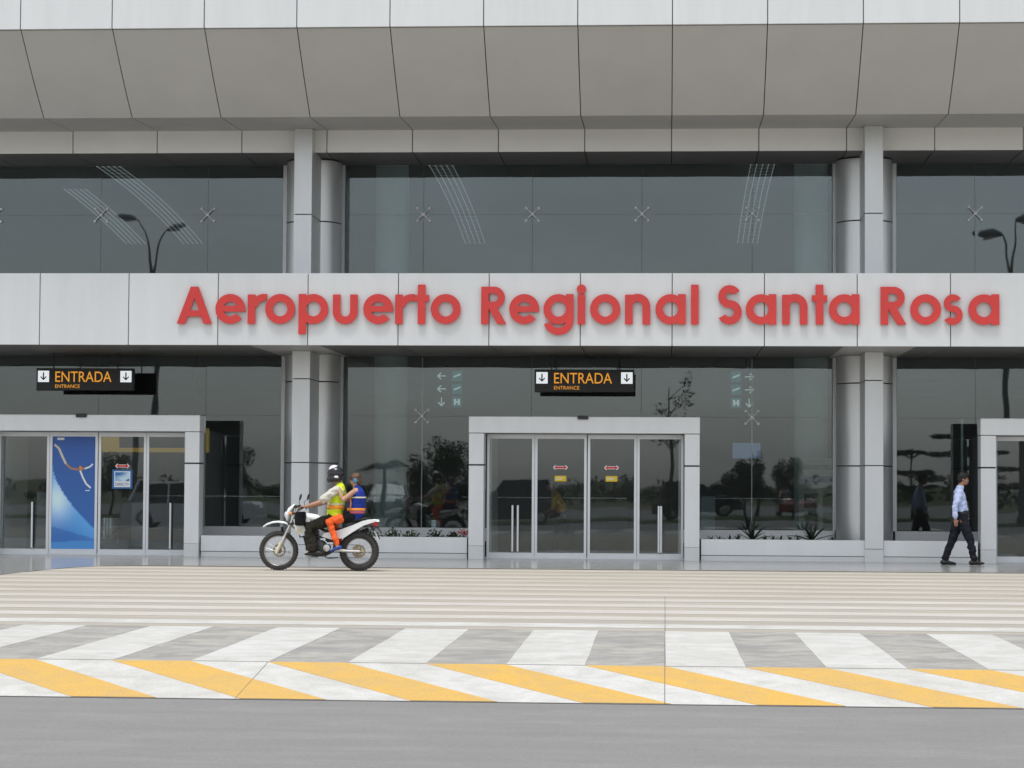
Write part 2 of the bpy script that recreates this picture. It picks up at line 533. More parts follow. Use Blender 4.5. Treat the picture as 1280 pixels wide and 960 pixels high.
    def loft(s, pts, side=(0, 1, 0), n=16):
        """closed limb or trunk: pts = (x, y, z, half width along side, half width across)"""
        side = Vector(side)
        P = [Vector(p[:3]) for p in pts]
        out = []
        for i, p in enumerate(pts):
            t = (P[min(i + 1, len(P) - 1)] - P[max(i - 1, 0)]).normalized()
            out.append((P[i], p[3], p[4] if len(p) > 4 else p[3], t))
        t0, t1 = (P[1] - P[0]).normalized(), (P[-1] - P[-2]).normalized()
        f, e = out[0], out[-1]
        r_, q = min(f[1], f[2]), min(e[1], e[2])
        ext = [(f[0] - t0 * r_ * 0.75, f[1] * 0.35, f[2] * 0.35, t0), (f[0] - t0 * r_ * 0.5, f[1] * 0.76, f[2] * 0.76, t0)] + out
        ext += [(e[0] + t1 * q * 0.5, e[1] * 0.76, e[2] * 0.76, t1), (e[0] + t1 * q * 0.75, e[1] * 0.35, e[2] * 0.35, t1)]
        vs = []
        for p, ra, rb, t in ext:
            a = side - t * side.dot(t)
            if a.length < 0.05:
                a = Vector((1, 0, 0)) - t * t.x
            a.normalize()
            b2 = t.cross(a)
            for j in range(n):
                an = 2 * math.pi * j / n
                vs.append(p + a * (ra * math.cos(an)) + b2 * (rb * math.sin(an)))
        fs = []
        k = len(ext)
        for i in range(k - 1):
            for j in range(n):
                fs.append((i * n + j, i * n + (j + 1) % n, (i + 1) * n + (j + 1) % n, (i + 1) * n + j))
        fs.append(tuple(range(n))[::-1])
        fs.append(tuple((k - 1) * n + j for j in range(n)))
        return s.add(vs, fs)

    def ball(s, c, r_, n=14, m_=9, rot=None):
        if not hasattr(r_, '__len__'):
            r_ = (r_, r_, r_)
        vs = [(0, 0, -1)]
        for i in range(1, m_):
            a = -math.pi / 2 + math.pi * i / m_
            for j in range(n):
                b2 = 2 * math.pi * j / n
                vs.append((math.cos(a) * math.cos(b2), math.cos(a) * math.sin(b2), math.sin(a)))
        vs.append((0, 0, 1))
        fs = [(0, 1 + (j + 1) % n, 1 + j) for j in range(n)]
        for i in range(m_ - 2):
            for j in range(n):
                fs.append((1 + i * n + j, 1 + i * n + (j + 1) % n, 1 + (i + 1) * n + (j + 1) % n, 1 + (i + 1) * n + j))
        e = len(vs) - 1
        fs += [(e, 1 + (m_ - 2) * n + j, 1 + (m_ - 2) * n + (j + 1) % n) for j in range(n)]
        q = []
        for v in vs:
            w = Vector((v[0] * r_[0], v[1] * r_[1], v[2] * r_[2]))
            if rot:
                w = rot @ w
            q.append(w + Vector(c))
        return s.add(q, fs)

    def mesh(s, name, smooth=False, fix=True):
        me = bpy.data.meshes.new(name)
        me.from_pydata([tuple(v) for v in s.v], [], s.f)
        if fix:
            bm = bmesh.new()
            bm.from_mesh(me)
            bmesh.ops.recalc_face_normals(bm, faces=bm.faces)
            bm.to_mesh(me)
            bm.free()
        if smooth:
            me.polygons.foreach_set('use_smooth', [True] * len(me.polygons))
            if smooth == 'auto':
                me.set_sharp_from_angle(angle=R(38))
        return me

    def build(s, name, material, parent=None, loc=(0, 0, 0), smooth=False, fix=True):
        return link(name, s.mesh(name, smooth, fix), material, parent, loc)


def link(name, me, material, parent=None, loc=(0, 0, 0), rot=(0, 0, 0)):
    if material is not None and len(me.materials) == 0:
        me.materials.append(M[material])
    o = bpy.data.objects.new(name, me)
    COL.objects.link(o)
    o.location = loc
    o.rotation_euler = rot
    if parent is not None:
        o.parent = parent
    return o


def empty(name, loc=(0, 0, 0), rz=0.0, parent=None):
    o = bpy.data.objects.new(name, None)
    o.empty_display_size = 0.2
    COL.objects.link(o)
    o.location = loc
    o.rotation_euler = (0, 0, rz)
    if parent is not None:
        o.parent = parent
    return o


def tag(o, label=None, cat=None, group=None, kind=None):
    if label:
        o['label'] = label
    if cat:
        o['category'] = cat
    if group:
        o['group'] = group
    if kind:
        o['kind'] = kind
    return o


def copy_tree(o, parent=None):
    c = o.copy()
    COL.objects.link(c)
    c.parent = parent
    for ch in list(o.children):
        copy_tree(ch, c)
    return c


def text_mesh(body, size, depth, name):
    """lettering as a solid mesh, standing in the xz plane, left aligned"""
    cu = bpy.data.curves.new(name, 'FONT')
    cu.body = body
    cu.size = size
    cu.extrude = depth
    ob = bpy.data.objects.new(name, cu)
    COL.objects.link(ob)
    dg = bpy.context.evaluated_depsgraph_get()
    me = bpy.data.meshes.new_from_object(ob.evaluated_get(dg))
    bpy.data.objects.remove(ob)
    bpy.data.curves.remove(cu)
    me.transform(Matrix.Rotation(R(90), 4, 'X'))
    me.materials.clear()
    return me


def fit_text(body, x0, x1, z0, z1, y, depth, name, material, parent):
    me = text_mesh(body, 1.0, depth, name)
    xs = [v.co.x for v in me.vertices]
    zs = [v.co.z for v in me.vertices]
    sx, sz = (x1 - x0) / (max(xs) - min(xs)), (z1 - z0) / (max(zs) - min(zs))
    mx, mz = min(xs), min(zs)
    for v in me.vertices:
        v.co.x = x0 + (v.co.x - mx) * sx
        v.co.z = z0 + (v.co.z - mz) * sz
    return link(name, me, material, parent, (0, y, 0))


def print_sheet(name, w, h, nx, nz, fn, parent, loc):
    """flat printed sheet: colour per vertex from fn(u, v)"""
    vs = [(w * i / nx, 0, h * j / nz) for j in range(nz + 1) for i in range(nx + 1)]
    fs = [(j * (nx + 1) + i, j * (nx + 1) + i + 1, (j + 1) * (nx + 1) + i + 1, (j + 1) * (nx + 1) + i) for j in range(nz) for i in range(nx)]
    me = bpy.data.meshes.new(name)
    me.from_pydata(vs, [], fs)
    ca = me.color_attributes.new('ink', 'FLOAT_COLOR', 'POINT')
    k = 0
    for j in range(nz + 1):
        for i in range(nx + 1):
            ca.data[k].color = (*fn(i / nx, j / nz), 1)
            k += 1
    return link(name, me, 'print', parent, loc)


# ================================================================== SETTING: ground
road_z = -0.18
o = MB().add([(-900, -900, road_z - 0.012), (900, -900, road_z - 0.012), (900, 900, road_z - 0.012), (-900, 900, road_z - 0.012)], [(0, 1, 2, 3)]).build('ground', 'gravel_earth')
tag(o, 'open dusty ground reaching to the horizon', kind='structure')
o = MB().add([(-160, -3.5, road_z), (160, -3.5, road_z), (160, 18.4, road_z), (-160, 18.4, road_z)], [(0, 1, 2, 3)]).build('road', 'asphalt')
tag(o, 'pale grey asphalt road in front of the striped ramp', kind='structure')
o = MB().add([(-120, -60, road_z), (120, -60, road_z), (120, -12, road_z), (-120, -12, road_z)], [(0, 1, 2, 3)]).build('parking_lot', 'asphalt')
tag(o, 'asphalt parking lot across the road', kind='structure')

P0, P1, RAMP = 19.90, 41.45, 18.36
o = MB().box(-60, 60, P0, 24.6, -0.3, 0.0).build('zebra_pavement', 'concrete')
tag(o, 'raised concrete table with broad white bars', kind='structure')
zebra = o
o = MB().box(-60, 60, 24.6, 47.4, -0.3, 0.0).build('forecourt_pavement', 'concrete_beige')
tag(o, 'beige concrete forecourt with worn white lines', kind='structure')
fore = o
# ramp down to the road
o = MB().add([(-60, RAMP, road_z + 0.004), (60, RAMP, road_z + 0.004), (60, P0, 0.0), (-60, P0, 0.0), (-60, RAMP, -0.3), (60, RAMP, -0.3), (60, P0, -0.3), (-60, P0, -0.3)],
             [(0, 1, 2, 3), (4, 7, 6, 5), (0, 4, 5, 1), (0, 3, 7, 4), (1, 5, 6, 2)]).build('ramp', 'paint_white')
tag(o, 'sloping ramp edge painted white and yellow', kind='structure')
ramp = o
PER, W0 = 1.39, 0.69


def ragged(x0, x1, y0, y1, skew, zf, nseg=14, amp=0.004, seed=0):
    """painted bar with slightly uneven edges; zf(y) gives its height"""
    mb = MB()
    vs = []
    for i in range(nseg + 1):
        t = i / nseg
        y = y0 + (y1 - y0) * t
        a = amp * noise.noise((seed * 3.1 + t * 6, 0.3, 1)) * 2
        b2 = amp * noise.noise((seed * 5.7 + t * 6, 7.3, 2)) * 2
        vs += [(x0 + skew * t + a, y, zf(y)), (x1 + skew * t + b2, y, zf(y))]
    k = len(vs)
    vs += [(x, y, z - 0.004) for x, y, z in vs]
    fs = [(2 * i, 2 * i + 1, 2 * i + 3, 2 * i + 2) for i in range(nseg)]
    fs += [(2 * i, 2 * i + 2, k + 2 * i + 2, k + 2 * i) for i in range(nseg)] + [(2 * i + 3, 2 * i + 1, k + 2 * i + 1, k + 2 * i + 3) for i in range(nseg)]
    return mb.add(vs, fs)


for k in range(-14, 13):
    x = 0.01 + PER * k
    ragged(x, x + W0, P0 + 0.012, 24.53, -0.02, lambda y: 0.003, seed=k).build('white_bar', 'paint_white', zebra, fix=False)
rz = lambda y: road_z + 0.007 + (y - RAMP) * (-road_z - 0.004) / (P0 - RAMP)
for k in range(-15, 13):
    x = 0.01 + PER * k
    # top edge lies under the bare concrete cells, bottom edge moved right
    ragged(x - 0.70 + 1.43, x + 1.43, RAMP + 0.005, P0 - 0.004, -1.43, rz, seed=k + 40).build('yellow_bar', 'paint_yellow', ramp, fix=False)
for k in range(12):
    y = 25.38 + 1.383 * k
    vs, nsg = [], 80
    w = 0.34
    for i in range(nsg + 1):
        x = -25 + 50 * i / nsg
        vs += [(x, y - w + 0.05 * noise.noise((x * 0.8, k * 3.3, 0)), 0.002), (x, y + w + 0.05 * noise.noise((x * 0.8, k * 5.1, 4)), 0.002)]
    MB().add(vs, [(2 * i, 2 * i + 2, 2 * i + 3, 2 * i + 1) for i in range(nsg)]).build('white_line', ('paint_white', 'paint_white_mid', 'paint_white_worn')[0 if k < 1 else (1 if k < 5 else 2)], fore, fix=False)
# expansion joints
for (x, y0, y1) in ((0.001, P0, 24.6), (-7.2, P0, 24.6)):
    MB().add([(x, y0, 0.005), (x + 0.008, y0, 0.005), (x + 0.004, y1, 0.005), (x - 0.004, y1, 0.005)], [(0, 1, 2, 3)]).build('expansion_joint', 'joint_grey', zebra, fix=False)
MB().add([(0.0, 24.61, 0.006), (0.007, 24.61, 0.006), (0.005, 32, 0.006), (0.0, 32, 0.006)], [(0, 1, 2, 3)]).build('expansion_joint', 'joint_grey', fore, fix=False)
for x, jw in ((-0.001, 0.006), (-3.47, 0.004)):
    MB().add([(x, RAMP, road_z + 0.009), (x + jw, RAMP, road_z + 0.009), (x + jw, P0, 0.005), (x, P0, 0.005)], [(0, 1, 2, 3)]).build('expansion_joint', 'joint_grey', ramp, fix=False)
MB().add([(-60, RAMP - 0.035, road_z + 0.004), (60, RAMP - 0.035, road_z + 0.004), (60, RAMP, road_z + 0.005), (-60, RAMP, road_z + 0.005)], [(0, 1, 2, 3)]).build('dirt_edge', 'joint_grey', ramp, fix=False)

# polished entrance paving, wider towards the left
out = [(-40, 33.0), (-16, 34.6), (-12.5, 35.6), (-10.95, 36.7), (-10.86, 38.3), (-10.74, 39.3), (-10.6, 40.3), (-10.25, 41.1), (-9.6, P1), (60, P1)]
vs = [(x, y, 0.006) for x, y in out] + [(60, 60, 0.006), (-40, 60, 0.006)]
o = MB().add(vs, [tuple(range(len(vs)))]).build('entrance_paving', 'polished_floor', fix=False)
tag(o, 'polished grey paving strip along the glass front', kind='structure')
pave = o
vs = []
for i, (x, y) in enumerate(out):
    vs += [(x, y - 0.10, 0.010), (x, y, 0.010)]
MB().add(vs, [(2 * i, 2 * i + 2, 2 * i + 3, 2 * i + 1) for i in range(len(out) - 1)]).build('paving_edge', 'concrete_beige', pave, fix=False)

# ================================================================== TERMINAL BUILDING
YF, YB, YH, YP, YG, YD = 42.80, 44.40, 46.80, 46.40, 48.80, 46.92
ZF, ZS, ZH0, ZH1, ZB0, ZB1 = 10.22, 8.78, 8.40, 8.86, 4.24, 5.66
MOD, X0 = 1.788, 0.11
T = empty('terminal_building', (0, YP, 0))
tag(T, 'white clad airport terminal with tall dark glass front and deep eaves', 'building')


def tp(mb, name, material, parent=None, smooth=False, fix=True):
    """a part of the terminal given in world coordinates"""
    mb.v = [(x, y - YP, z) for x, y, z in mb.v]
    return mb.build(name, material, parent or T, smooth=smooth, fix=fix)


g = 0.009
KS = range(-9, 6)
for k in KS:
    xa, xb = X0 + MOD * k + g, X0 + MOD * (k + 1) - g
    tp(MB().bbox(xa, xb, YF, YF + 0.05, ZF, 12.0, 0.006), 'fascia_panel', 'panel_white')
    # sloping soffit panel
    mb = MB()
    n_ = 4
    vs = []
    for i in range(n_ + 1):
        t = i / n_
        y = YF + 0.06 + (44.55 - YF - 0.06) * t
        z = ZF - 0.012 + (ZS - ZF + 0.012) * t - 0.05 * math.sin(math.pi * t)
        vs += [(xa, y, z), (xb, y, z), (xa, y + 0.02, z + 0.03), (xb, y + 0.02, z + 0.03)]
    fs = []
    for i in range(n_):
        a, b2 = 4 * i, 4 * i + 4
        fs += [(a, a + 1, b2 + 1, b2), (a + 2, b2 + 2, b2 + 3, a + 3), (a, b2, b2 + 2, a + 2), (a + 1, a + 3, b2 + 3, b2 + 1)]
    fs += [(0, 2, 3, 1), (4 * n_, 4 * n_ + 1, 4 * n_ + 3, 4 * n_ + 2)]
    mb.add(vs, fs)
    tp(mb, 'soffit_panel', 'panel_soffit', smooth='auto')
    mb = MB().add([(xa, 44.57, ZS), (xb, 44.57, ZS), (xb, YH - 0.005, ZH1), (xa, YH - 0.005, ZH1),
                   (xa, 44.57, ZS + 0.03), (xb, 44.57, ZS + 0.03), (xb, YH - 0.005, ZH1 + 0.03), (xa, YH - 0.005, ZH1 + 0.03)],
                  [(0, 1, 2, 3), (4, 7, 6, 5), (0, 4, 5, 1), (1, 5, 6, 2), (2, 6, 7, 3), (3, 7, 4, 0)])
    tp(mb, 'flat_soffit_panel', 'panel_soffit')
    tp(MB().bbox(xa, xb, YH, YH + 0.04, ZH0, ZH1 + 0.02, 0.005), 'header_panel', 'panel_header')
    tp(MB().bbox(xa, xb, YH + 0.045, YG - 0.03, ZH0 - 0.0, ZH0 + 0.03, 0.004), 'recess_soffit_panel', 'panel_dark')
for k in KS:
    xa, xb = 0.125 + MOD * k + 0.008, 0.125 + MOD * (k + 1) - 0.008
    tp(MB().bbox(xa, xb, YB, YB + 0.05, ZB0, ZB1, 0.006), 'sign_band_panel', 'panel_white')
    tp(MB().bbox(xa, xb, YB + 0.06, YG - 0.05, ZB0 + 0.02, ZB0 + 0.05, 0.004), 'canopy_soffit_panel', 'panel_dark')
for cx in (-7.49, 4.185):
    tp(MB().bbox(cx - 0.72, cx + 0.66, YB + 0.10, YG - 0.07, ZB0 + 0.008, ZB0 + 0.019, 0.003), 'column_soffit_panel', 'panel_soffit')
# dark backing seen through the joints, roof and slabs
tp(MB().box(-17, 10.9, YF + 0.051, YF + 0.3, ZF + 0.06, 12.0), 'fascia_backing', 'joint_grey')
mb = MB().add([(-17, YF + 0.1, ZF + 0.06), (10.9, YF + 0.1, ZF + 0.06), (10.9, 44.6, ZS + 0.06), (-17, 44.6, ZS + 0.06), (-17, YH + 0.1, ZH1 + 0.05), (10.9, YH + 0.1, ZH1 + 0.05)], [(0, 1, 2, 3), (3, 2, 5, 4)])
tp(mb, 'soffit_backing', 'joint_grey', fix=False)
tp(MB().box(-17, 10.9, YH + 0.041, YH + 0.07, ZH0 + 0.031, ZH1 + 0.03), 'header_backing', 'joint_grey')
tp(MB().box(-17, 10.9, YH + 0.07, YG + 0.2, ZH0 + 0.034, ZH0 + 0.2), 'recess_backing', 'joint_dark')
tp(MB().box(-17, 10.9, YB + 0.052, YB + 0.10, ZB0 + 0.055, ZB1 - 0.02), 'sign_band_backing', 'joint_grey')
tp(MB().box(-17, 10.9, YB + 0.10, YG + 0.1, ZB0 + 0.056, ZB0 + 0.5), 'canopy_slab', 'joint_dark')
tp(MB().box(-17, 10.9, YB + 0.101, YG - 0.05, ZB1 - 0.12, ZB1 - 0.06), 'canopy_deck', 'panel_silver')
tp(MB().box(-17.0, 10.9, YF + 0.05, 76, 12.0, 12.2), 'roof', 'panel_silver')

# fins and round columns
COLX = (-7.49, 4.185)
JOINTS = (0.0, 1.95, 3.67, 5.36, 7.06, 8.85)
for cx in COLX:
    fin = tp(MB().box(cx - 0.13, cx + 0.17, YP + 0.03, 47.64, 0.0, 8.86), 'fin_pilaster', 'joint_dark')
    fx = cx + 0.02
    for a, b2 in zip(JOINTS[:-1], JOINTS[1:]):
        z1 = b2 - 0.008
        lo = 0.27 if a == 0 else a + 0.008
        if a == 0:
            tp(MB().bbox(fx - 0.187, fx + 0.187, YP - 0.002, 47.66, 0.0, 0.262, 0.005), 'base_tile', 'tile_white', fin).location = (0, 0, 0)
        for (za, zb) in (((lo, ZB0 + 0.004), (ZB1, z1)) if (a < ZB0 < b2) else ((lo, z1),)):
            if zb > za:
                tp(MB().bbox(fx - 0.185, fx + 0.185, YP, 47.66, za, zb, 0.006), 'cladding_panel', 'panel_silver', fin)
    col = tp(MB().lathe([(0.55, 0.0), (0.55, 8.42)], (cx - 0.02, 48.2, 0), n=32), 'round_column', 'joint_dark')
    for a, b2 in zip(JOINTS[:-1], JOINTS[1:]):
        z1 = min(b2 - 0.010, 8.37)
        segs = ((a + 0.010, ZB0 + 0.004), (ZB1 - 0.05, z1)) if (a < ZB0 < b2) else ((a + 0.010, z1),)
        for za, zb in segs:
            if zb > za:
                tp(MB().lathe([(0.585, za), (0.59, za + 0.006), (0.59, zb - 0.006), (0.585, zb)], (cx - 0.02, 48.2, 0), n=48), 'column_sleeve', 'panel_column', col, smooth='auto')

# glass wall: panes between the joints, spider fittings at the crossings
GX = [-0.514 + 2.354 * k for k in range(-7, 5)]
bays = ((-17.0, -8.235), (-6.97, 3.585), (4.85, 10.9))
PORT = ((-4.0, 0.70), (-14.25, -9.55), (6.32, 11.02))
rg = random.Random(3)


def pane(x0, x1, z0, z1, name='glass_pane', material='facade_glass', parent=None, y=YG):
    w, h = x1 - x0, z1 - z0
    ob = MB().box(-w / 2, w / 2, -0.006, 0.006, -h / 2, h / 2).build(name, material, parent or T, ((x0 + x1) / 2, y - YP, (z0 + z1) / 2))
    ob.rotation_euler = (R(rg.uniform(-0.05, 0.05)), 0, R(rg.uniform(-0.07, 0.07)))
    return ob


for (a, b2) in bays:
    xs = [a + 0.05] + [x for x in GX if a + 0.3 < x < b2 - 0.3] + [b2 - 0.05]
    for x0, x1 in zip(xs[:-1], xs[1:]):
        for z0, z1 in ((ZB1 - 0.4, 7.33), (7.33, ZH0 - 0.01)):
            pane(x0 + 0.003, x1 - 0.003, z0 + 0.0015, z1 - 0.0015)
        # lower storey: cut out the doorways
        cuts = [(x0, x1)]
        for (pa, pb) in PORT:
            cuts = [q for (c, d) in cuts for q in (((c, min(d, pa + 0.40)), (max(c, pb - 0.40), d)) if (pa < d and pb > c) else ((c, d),)) if q[1] - q[0] > 0.15]
        pane(x0 + 0.003, x1 - 0.003, 2.982, ZB0 + 0.04)
        for c, d in cuts:
            pane(c + 0.003, d - 0.003, 0.60, 2.978)
    for x in (a, b2):
        tp(MB().box(x - 0.04, x + 0.04, YG - 0.06, YG + 0.04, 0.58, ZB0 + 0.03), 'edge_mullion', 'aluminium')
        tp(MB().box(x - 0.04, x + 0.04, YG - 0.06, YG + 0.04, ZB1 - 0.4, ZH0), 'edge_mullion', 'aluminium')
    cuts = [(a, b2)]
    for (pa, pb) in PORT:
        cuts = [q for (c, d) in cuts for q in (((c, min(d, pa + 0.40)), (max(c, pb - 0.40), d)) if (pa < d and pb > c) else ((c, d),)) if q[1] - q[0] > 0.15]
    for c, d in cuts:
        tp(MB().bbox(c, d, YG - 0.10, YG + 0.06, 0.30, 0.585, 0.006), 'window_sill', 'aluminium')
for x, z0, z1 in ((-9.95, 0.59, 2.97), (6.27, 0.59, 2.97), (-5.222, 0.59, ZB0), (1.84, 0.59, ZB0)):
    tp(MB().box(x - (0.022 if z1 < 3 else 0.010), x + (0.022 if z1 < 3 else 0.010), YG + 0.008, YG + 0.05, z0, z1), 'mullion', 'aluminium')

sp = MB()
for sx in (-1, 1):
    for sz in (-1, 1):
        sp.tube([(0, -0.05, 0), (sx * 0.07, -0.055, sz * 0.07), (sx * 0.135, -0.03, sz * 0.135)], [0.016, 0.013, 0.012], 6)
        sp.lathe([(0.026, -0.038), (0.032, -0.030), (0.032, -0.012), (0.026, -0.008)], (sx * 0.135, 0, sz * 0.135), 'y', 12)
sp.lathe([(0.02, -0.07), (0.032, -0.06), (0.032, 0.0), (0.02, 0.09)], (0, 0, 0), 'y', 12)
spm = sp.mesh('spider_fitting', 'auto')
for x in GX:
    if any(abs(x - c) < 0.9 for c in COLX) or x > 10 or x < -15.2:
        continue
    link('spider_fitting', spm, 'steel_pale', T, (x, YG - YP, 7.33))
    if not any(pa - 0.25 < x < pb + 0.25 for pa, pb in PORT):
        link('spider_fitting', spm, 'steel_pale', T, (x, YG - YP, 2.98))

# planter walls at the foot of the glass
for (a, b2) in ((-9.53, COLX[0] - 0.16), (COLX[0] + 0.21, -4.03), (0.73, COLX[1] - 0.16), (COLX[1] + 0.21, 6.28)):
    w = tp(MB().box(a, b2, YP + 0.10, YP + 0.2, 0.0, 0.42), 'planter_wall', 'joint_dark')
    tp(MB().bbox(a, b2, YP + 0.06, YP + 0.215, 0.118, 0.44, 0.006), 'cladding_panel', 'panel_portal', w)
    tp(MB().bbox(a, b2, YP + 0.075, YP + 0.21, 0.0, 0.108, 0.005), 'base_tile', 'tile_white', w)
    tp(MB().box(a, b2, YP + 0.216, YG - 0.101, 0.0, 0.385), 'planter_bed', 'soil')

# ---- entrance portals with sliding doors
ZD0, ZD1, ZPB, ZPT = 0.03, 2.56, 2.575, 2.91


def door_leaf(name, x0, x1, handles, extra=None):
    fw, f0, f1 = 0.052, 0.095, 0.09
    mb = MB()
    d0, d1 = YD - 0.03, YD + 0.03
    mb.box(x0, x0 + fw, d0, d1, ZD0, ZD1)
    mb.box(x1 - fw, x1, d0, d1, ZD0, ZD1)
    mb.box(x0 + fw, x1 - fw, d0 + 0.003, d1, ZD0, ZD0 + f0)
    mb.box(x0 + fw, x1 - fw, d0 + 0.003, d1, ZD1 - f1, ZD1)
    d = tp(mb, name, 'aluminium')
    p = pane(x0 + fw, x1 - fw, ZD0 + f0, ZD1 - f1, 'door_pane', 'door_glass', d, YD)
    for hx in handles:
        mb = MB().tube([(hx, YD - 0.085, ZD0 + 0.12), (hx, YD - 0.085, 1.10)], 0.021, 10)
        for z in (0.25, 1.02):
            mb.tube([(hx, YD - 0.085, z), (hx, YD - 0.005, z)], 0.011, 8)
        tp(mb, 'pull_bar', 'steel_pale', d, smooth='auto')
    return d


def arrow_sticker(d, cx, cz):
    y = YD - 0.0095
    w, h, t = 0.155, 0.056, 0.024
    for s, m_, yy, e in ((1.0, 'sticker_white', y, 0.0), (0.80, 'sticker_red', y - 0.003, 0.0)):
        W, H, K = w * (1 if s == 1 else 0.87), h * (1 if s == 1 else 0.66), t * (1.25 if s == 1 else 0.80)
        pts = [(cx - W, cz), (cx - W + 0.055, cz - H), (cx - W + 0.055, cz - K), (cx + W - 0.055, cz - K), (cx + W - 0.055, cz - H), (cx + W, cz),
               (cx + W - 0.055, cz + H), (cx + W - 0.055, cz + K), (cx - W + 0.055, cz + K), (cx - W + 0.055, cz + H)]
        tp(MB().prism(pts, yy, yy + 0.002), 'double_arrow_sticker' if s == 1 else 'arrow_print', m_, d)


def portal(x0, x1, doors, sensor):
    p = empty('entrance_portal', (0, 0, 0), 0, T)
    pw = 0.305
    tp(MB().bbox(x0, x1, YP - 0.06, YP + 0.42, ZPB, ZPT, 0.008), 'portal_beam', 'panel_portal', p)
    for a in (x0 + 0.004, x1 - pw - 0.004):
        for (za, zb, m_) in ((0.0, 0.27, 'tile_white'), (0.274, 1.905, 'panel_portal'), (1.935, ZPB - 0.012, 'panel_portal')):
            tp(MB().bbox(a, a + pw, YP - 0.05, YP + 0.40, za, zb, 0.006), 'post_panel', m_, p)
        tp(MB().box(a + 0.01, a + pw - 0.01, YP - 0.03, YP + 0.39, 0.28, ZPB - 0.014), 'post_core', 'joint_dark', p)
        
    for a in (x0 + 0.385, x1 - 0.425):
        tp(MB().box(a, a + 0.04, YD + 0.05, YG - 0.02, 0.012, ZPB), 'vestibule_wall', 'panel_portal', p)
    tp(MB().box(x0 + 0.42, x1 - 0.42, YP + 0.43, YG - 0.02, ZPB + 0.004, ZPB + 0.08), 'vestibule_roof', 'panel_silver', p)
    tp(MB().box(x0 + pw, x1 - pw, YD - 0.05, YD + 0.2, 0.004, 0.028), 'threshold', 'aluminium', p)
    tp(MB().bbox(sensor - 0.11, sensor + 0.11, YP - 0.13, YP - 0.061, ZPT - 0.055, ZPT + 0.02, 0.012), 'motion_sensor', 'plastic_black', p)
    return p


def inner(x0, x1):
    return x0 + 0.335, x1 - 0.325


# centre entrance
xa, xb = inner(*PORT[0])
c0, c1, c2, c3, c4 = xa, -2.68, -1.60, -0.58, xb
portal(*PORT[0], None, -1.67)
door_leaf('sliding_door', c0, c1 - 0.004, (-3.13, -3.02))
d = door_leaf('sliding_door', c1 + 0.004, c2 - 0.010, ())
arrow_sticker(d, -2.15, 1.88)
st = tp(MB().bbox(-2.27, -2.03, YD - 0.010, YD - 0.0075, 1.595, 1.71, 0.001), 'notice_sticker', 'sticker_yellow', d)
tp(MB().box(-2.25, -2.12, YD - 0.0130, YD - 0.0110, 1.63, 1.64).box(-2.25, -2.08, YD - 0.0130, YD - 0.0110, 1.66, 1.672), 'notice_print', 'sticker_white', d)
d = door_leaf('sliding_door', c2 + 0.010, c3 - 0.004, ())
arrow_sticker(d, -1.10, 1.88)
tp(MB().bbox(-1.22, -0.98, YD - 0.010, YD - 0.0075, 1.595, 1.71, 0.001), 'notice_sticker', 'sticker_yellow', d)
tp(MB().box(-1.20, -1.07, YD - 0.0130, YD - 0.0110, 1.63, 1.64).box(-1.20, -1.03, YD - 0.0130, YD - 0.0110, 1.66, 1.672), 'notice_print', 'sticker_white', d)
door_leaf('sliding_door', c3 + 0.004, c4, (-0.13, -0.08))

# left entrance
xa, xb = inner(*PORT[1])
l0, l1, l2, l3, l4 = xa, -12.83, -11.80, -10.78, xb
portal(*PORT[1], None, -12.02)
door_leaf('sliding_door', l0, l1 - 0.004, (-13.17,))
d = door_leaf('sliding_door', l1 + 0.004, l2 - 0.010, ())


def poster_ink(u, v):
    # deep blue field, pale curved sweep rising to the left
    top = (0.030, 0.085, 0.28)
    mid = (0.035, 0.13, 0.38)
    t = v
    c = [top[i] * t + mid[i] * (1 - t) for i in range(3)]
    edge = 0.74 - 0.56 * (u ** 0.62)
    if v < edge:
        s = min(1, (edge - v) / 0.30)
        glow = math.exp(-((u - 0.12) ** 2 / 0.10 + (v - 0.44) ** 2 / 0.03))
        a = (0.10, 0.34, 0.66)
        b_ = (0.045, 0.20, 0.52)
        c = [a[i] * (1 - s) + b_[i] * s for i in range(3)]
        c = [c[i] * (1 - glow) + (0.55, 0.72, 0.85)[i] * glow for i in range(3)]
        e2 = 0.20 - 0.11 * u
        if 0.062 + 0.012 * u < v < e2:
            k = 0.55
            c = [c[i] * (1 - k) + (0.03, 0.10, 0.33)[i] * k for i in range(3)]
        if v < 0.062 + 0.012 * u:
            c = [0.07, 0.25, 0.56]
    return [min(1, q * 1.35 + 0.008) for q in c]


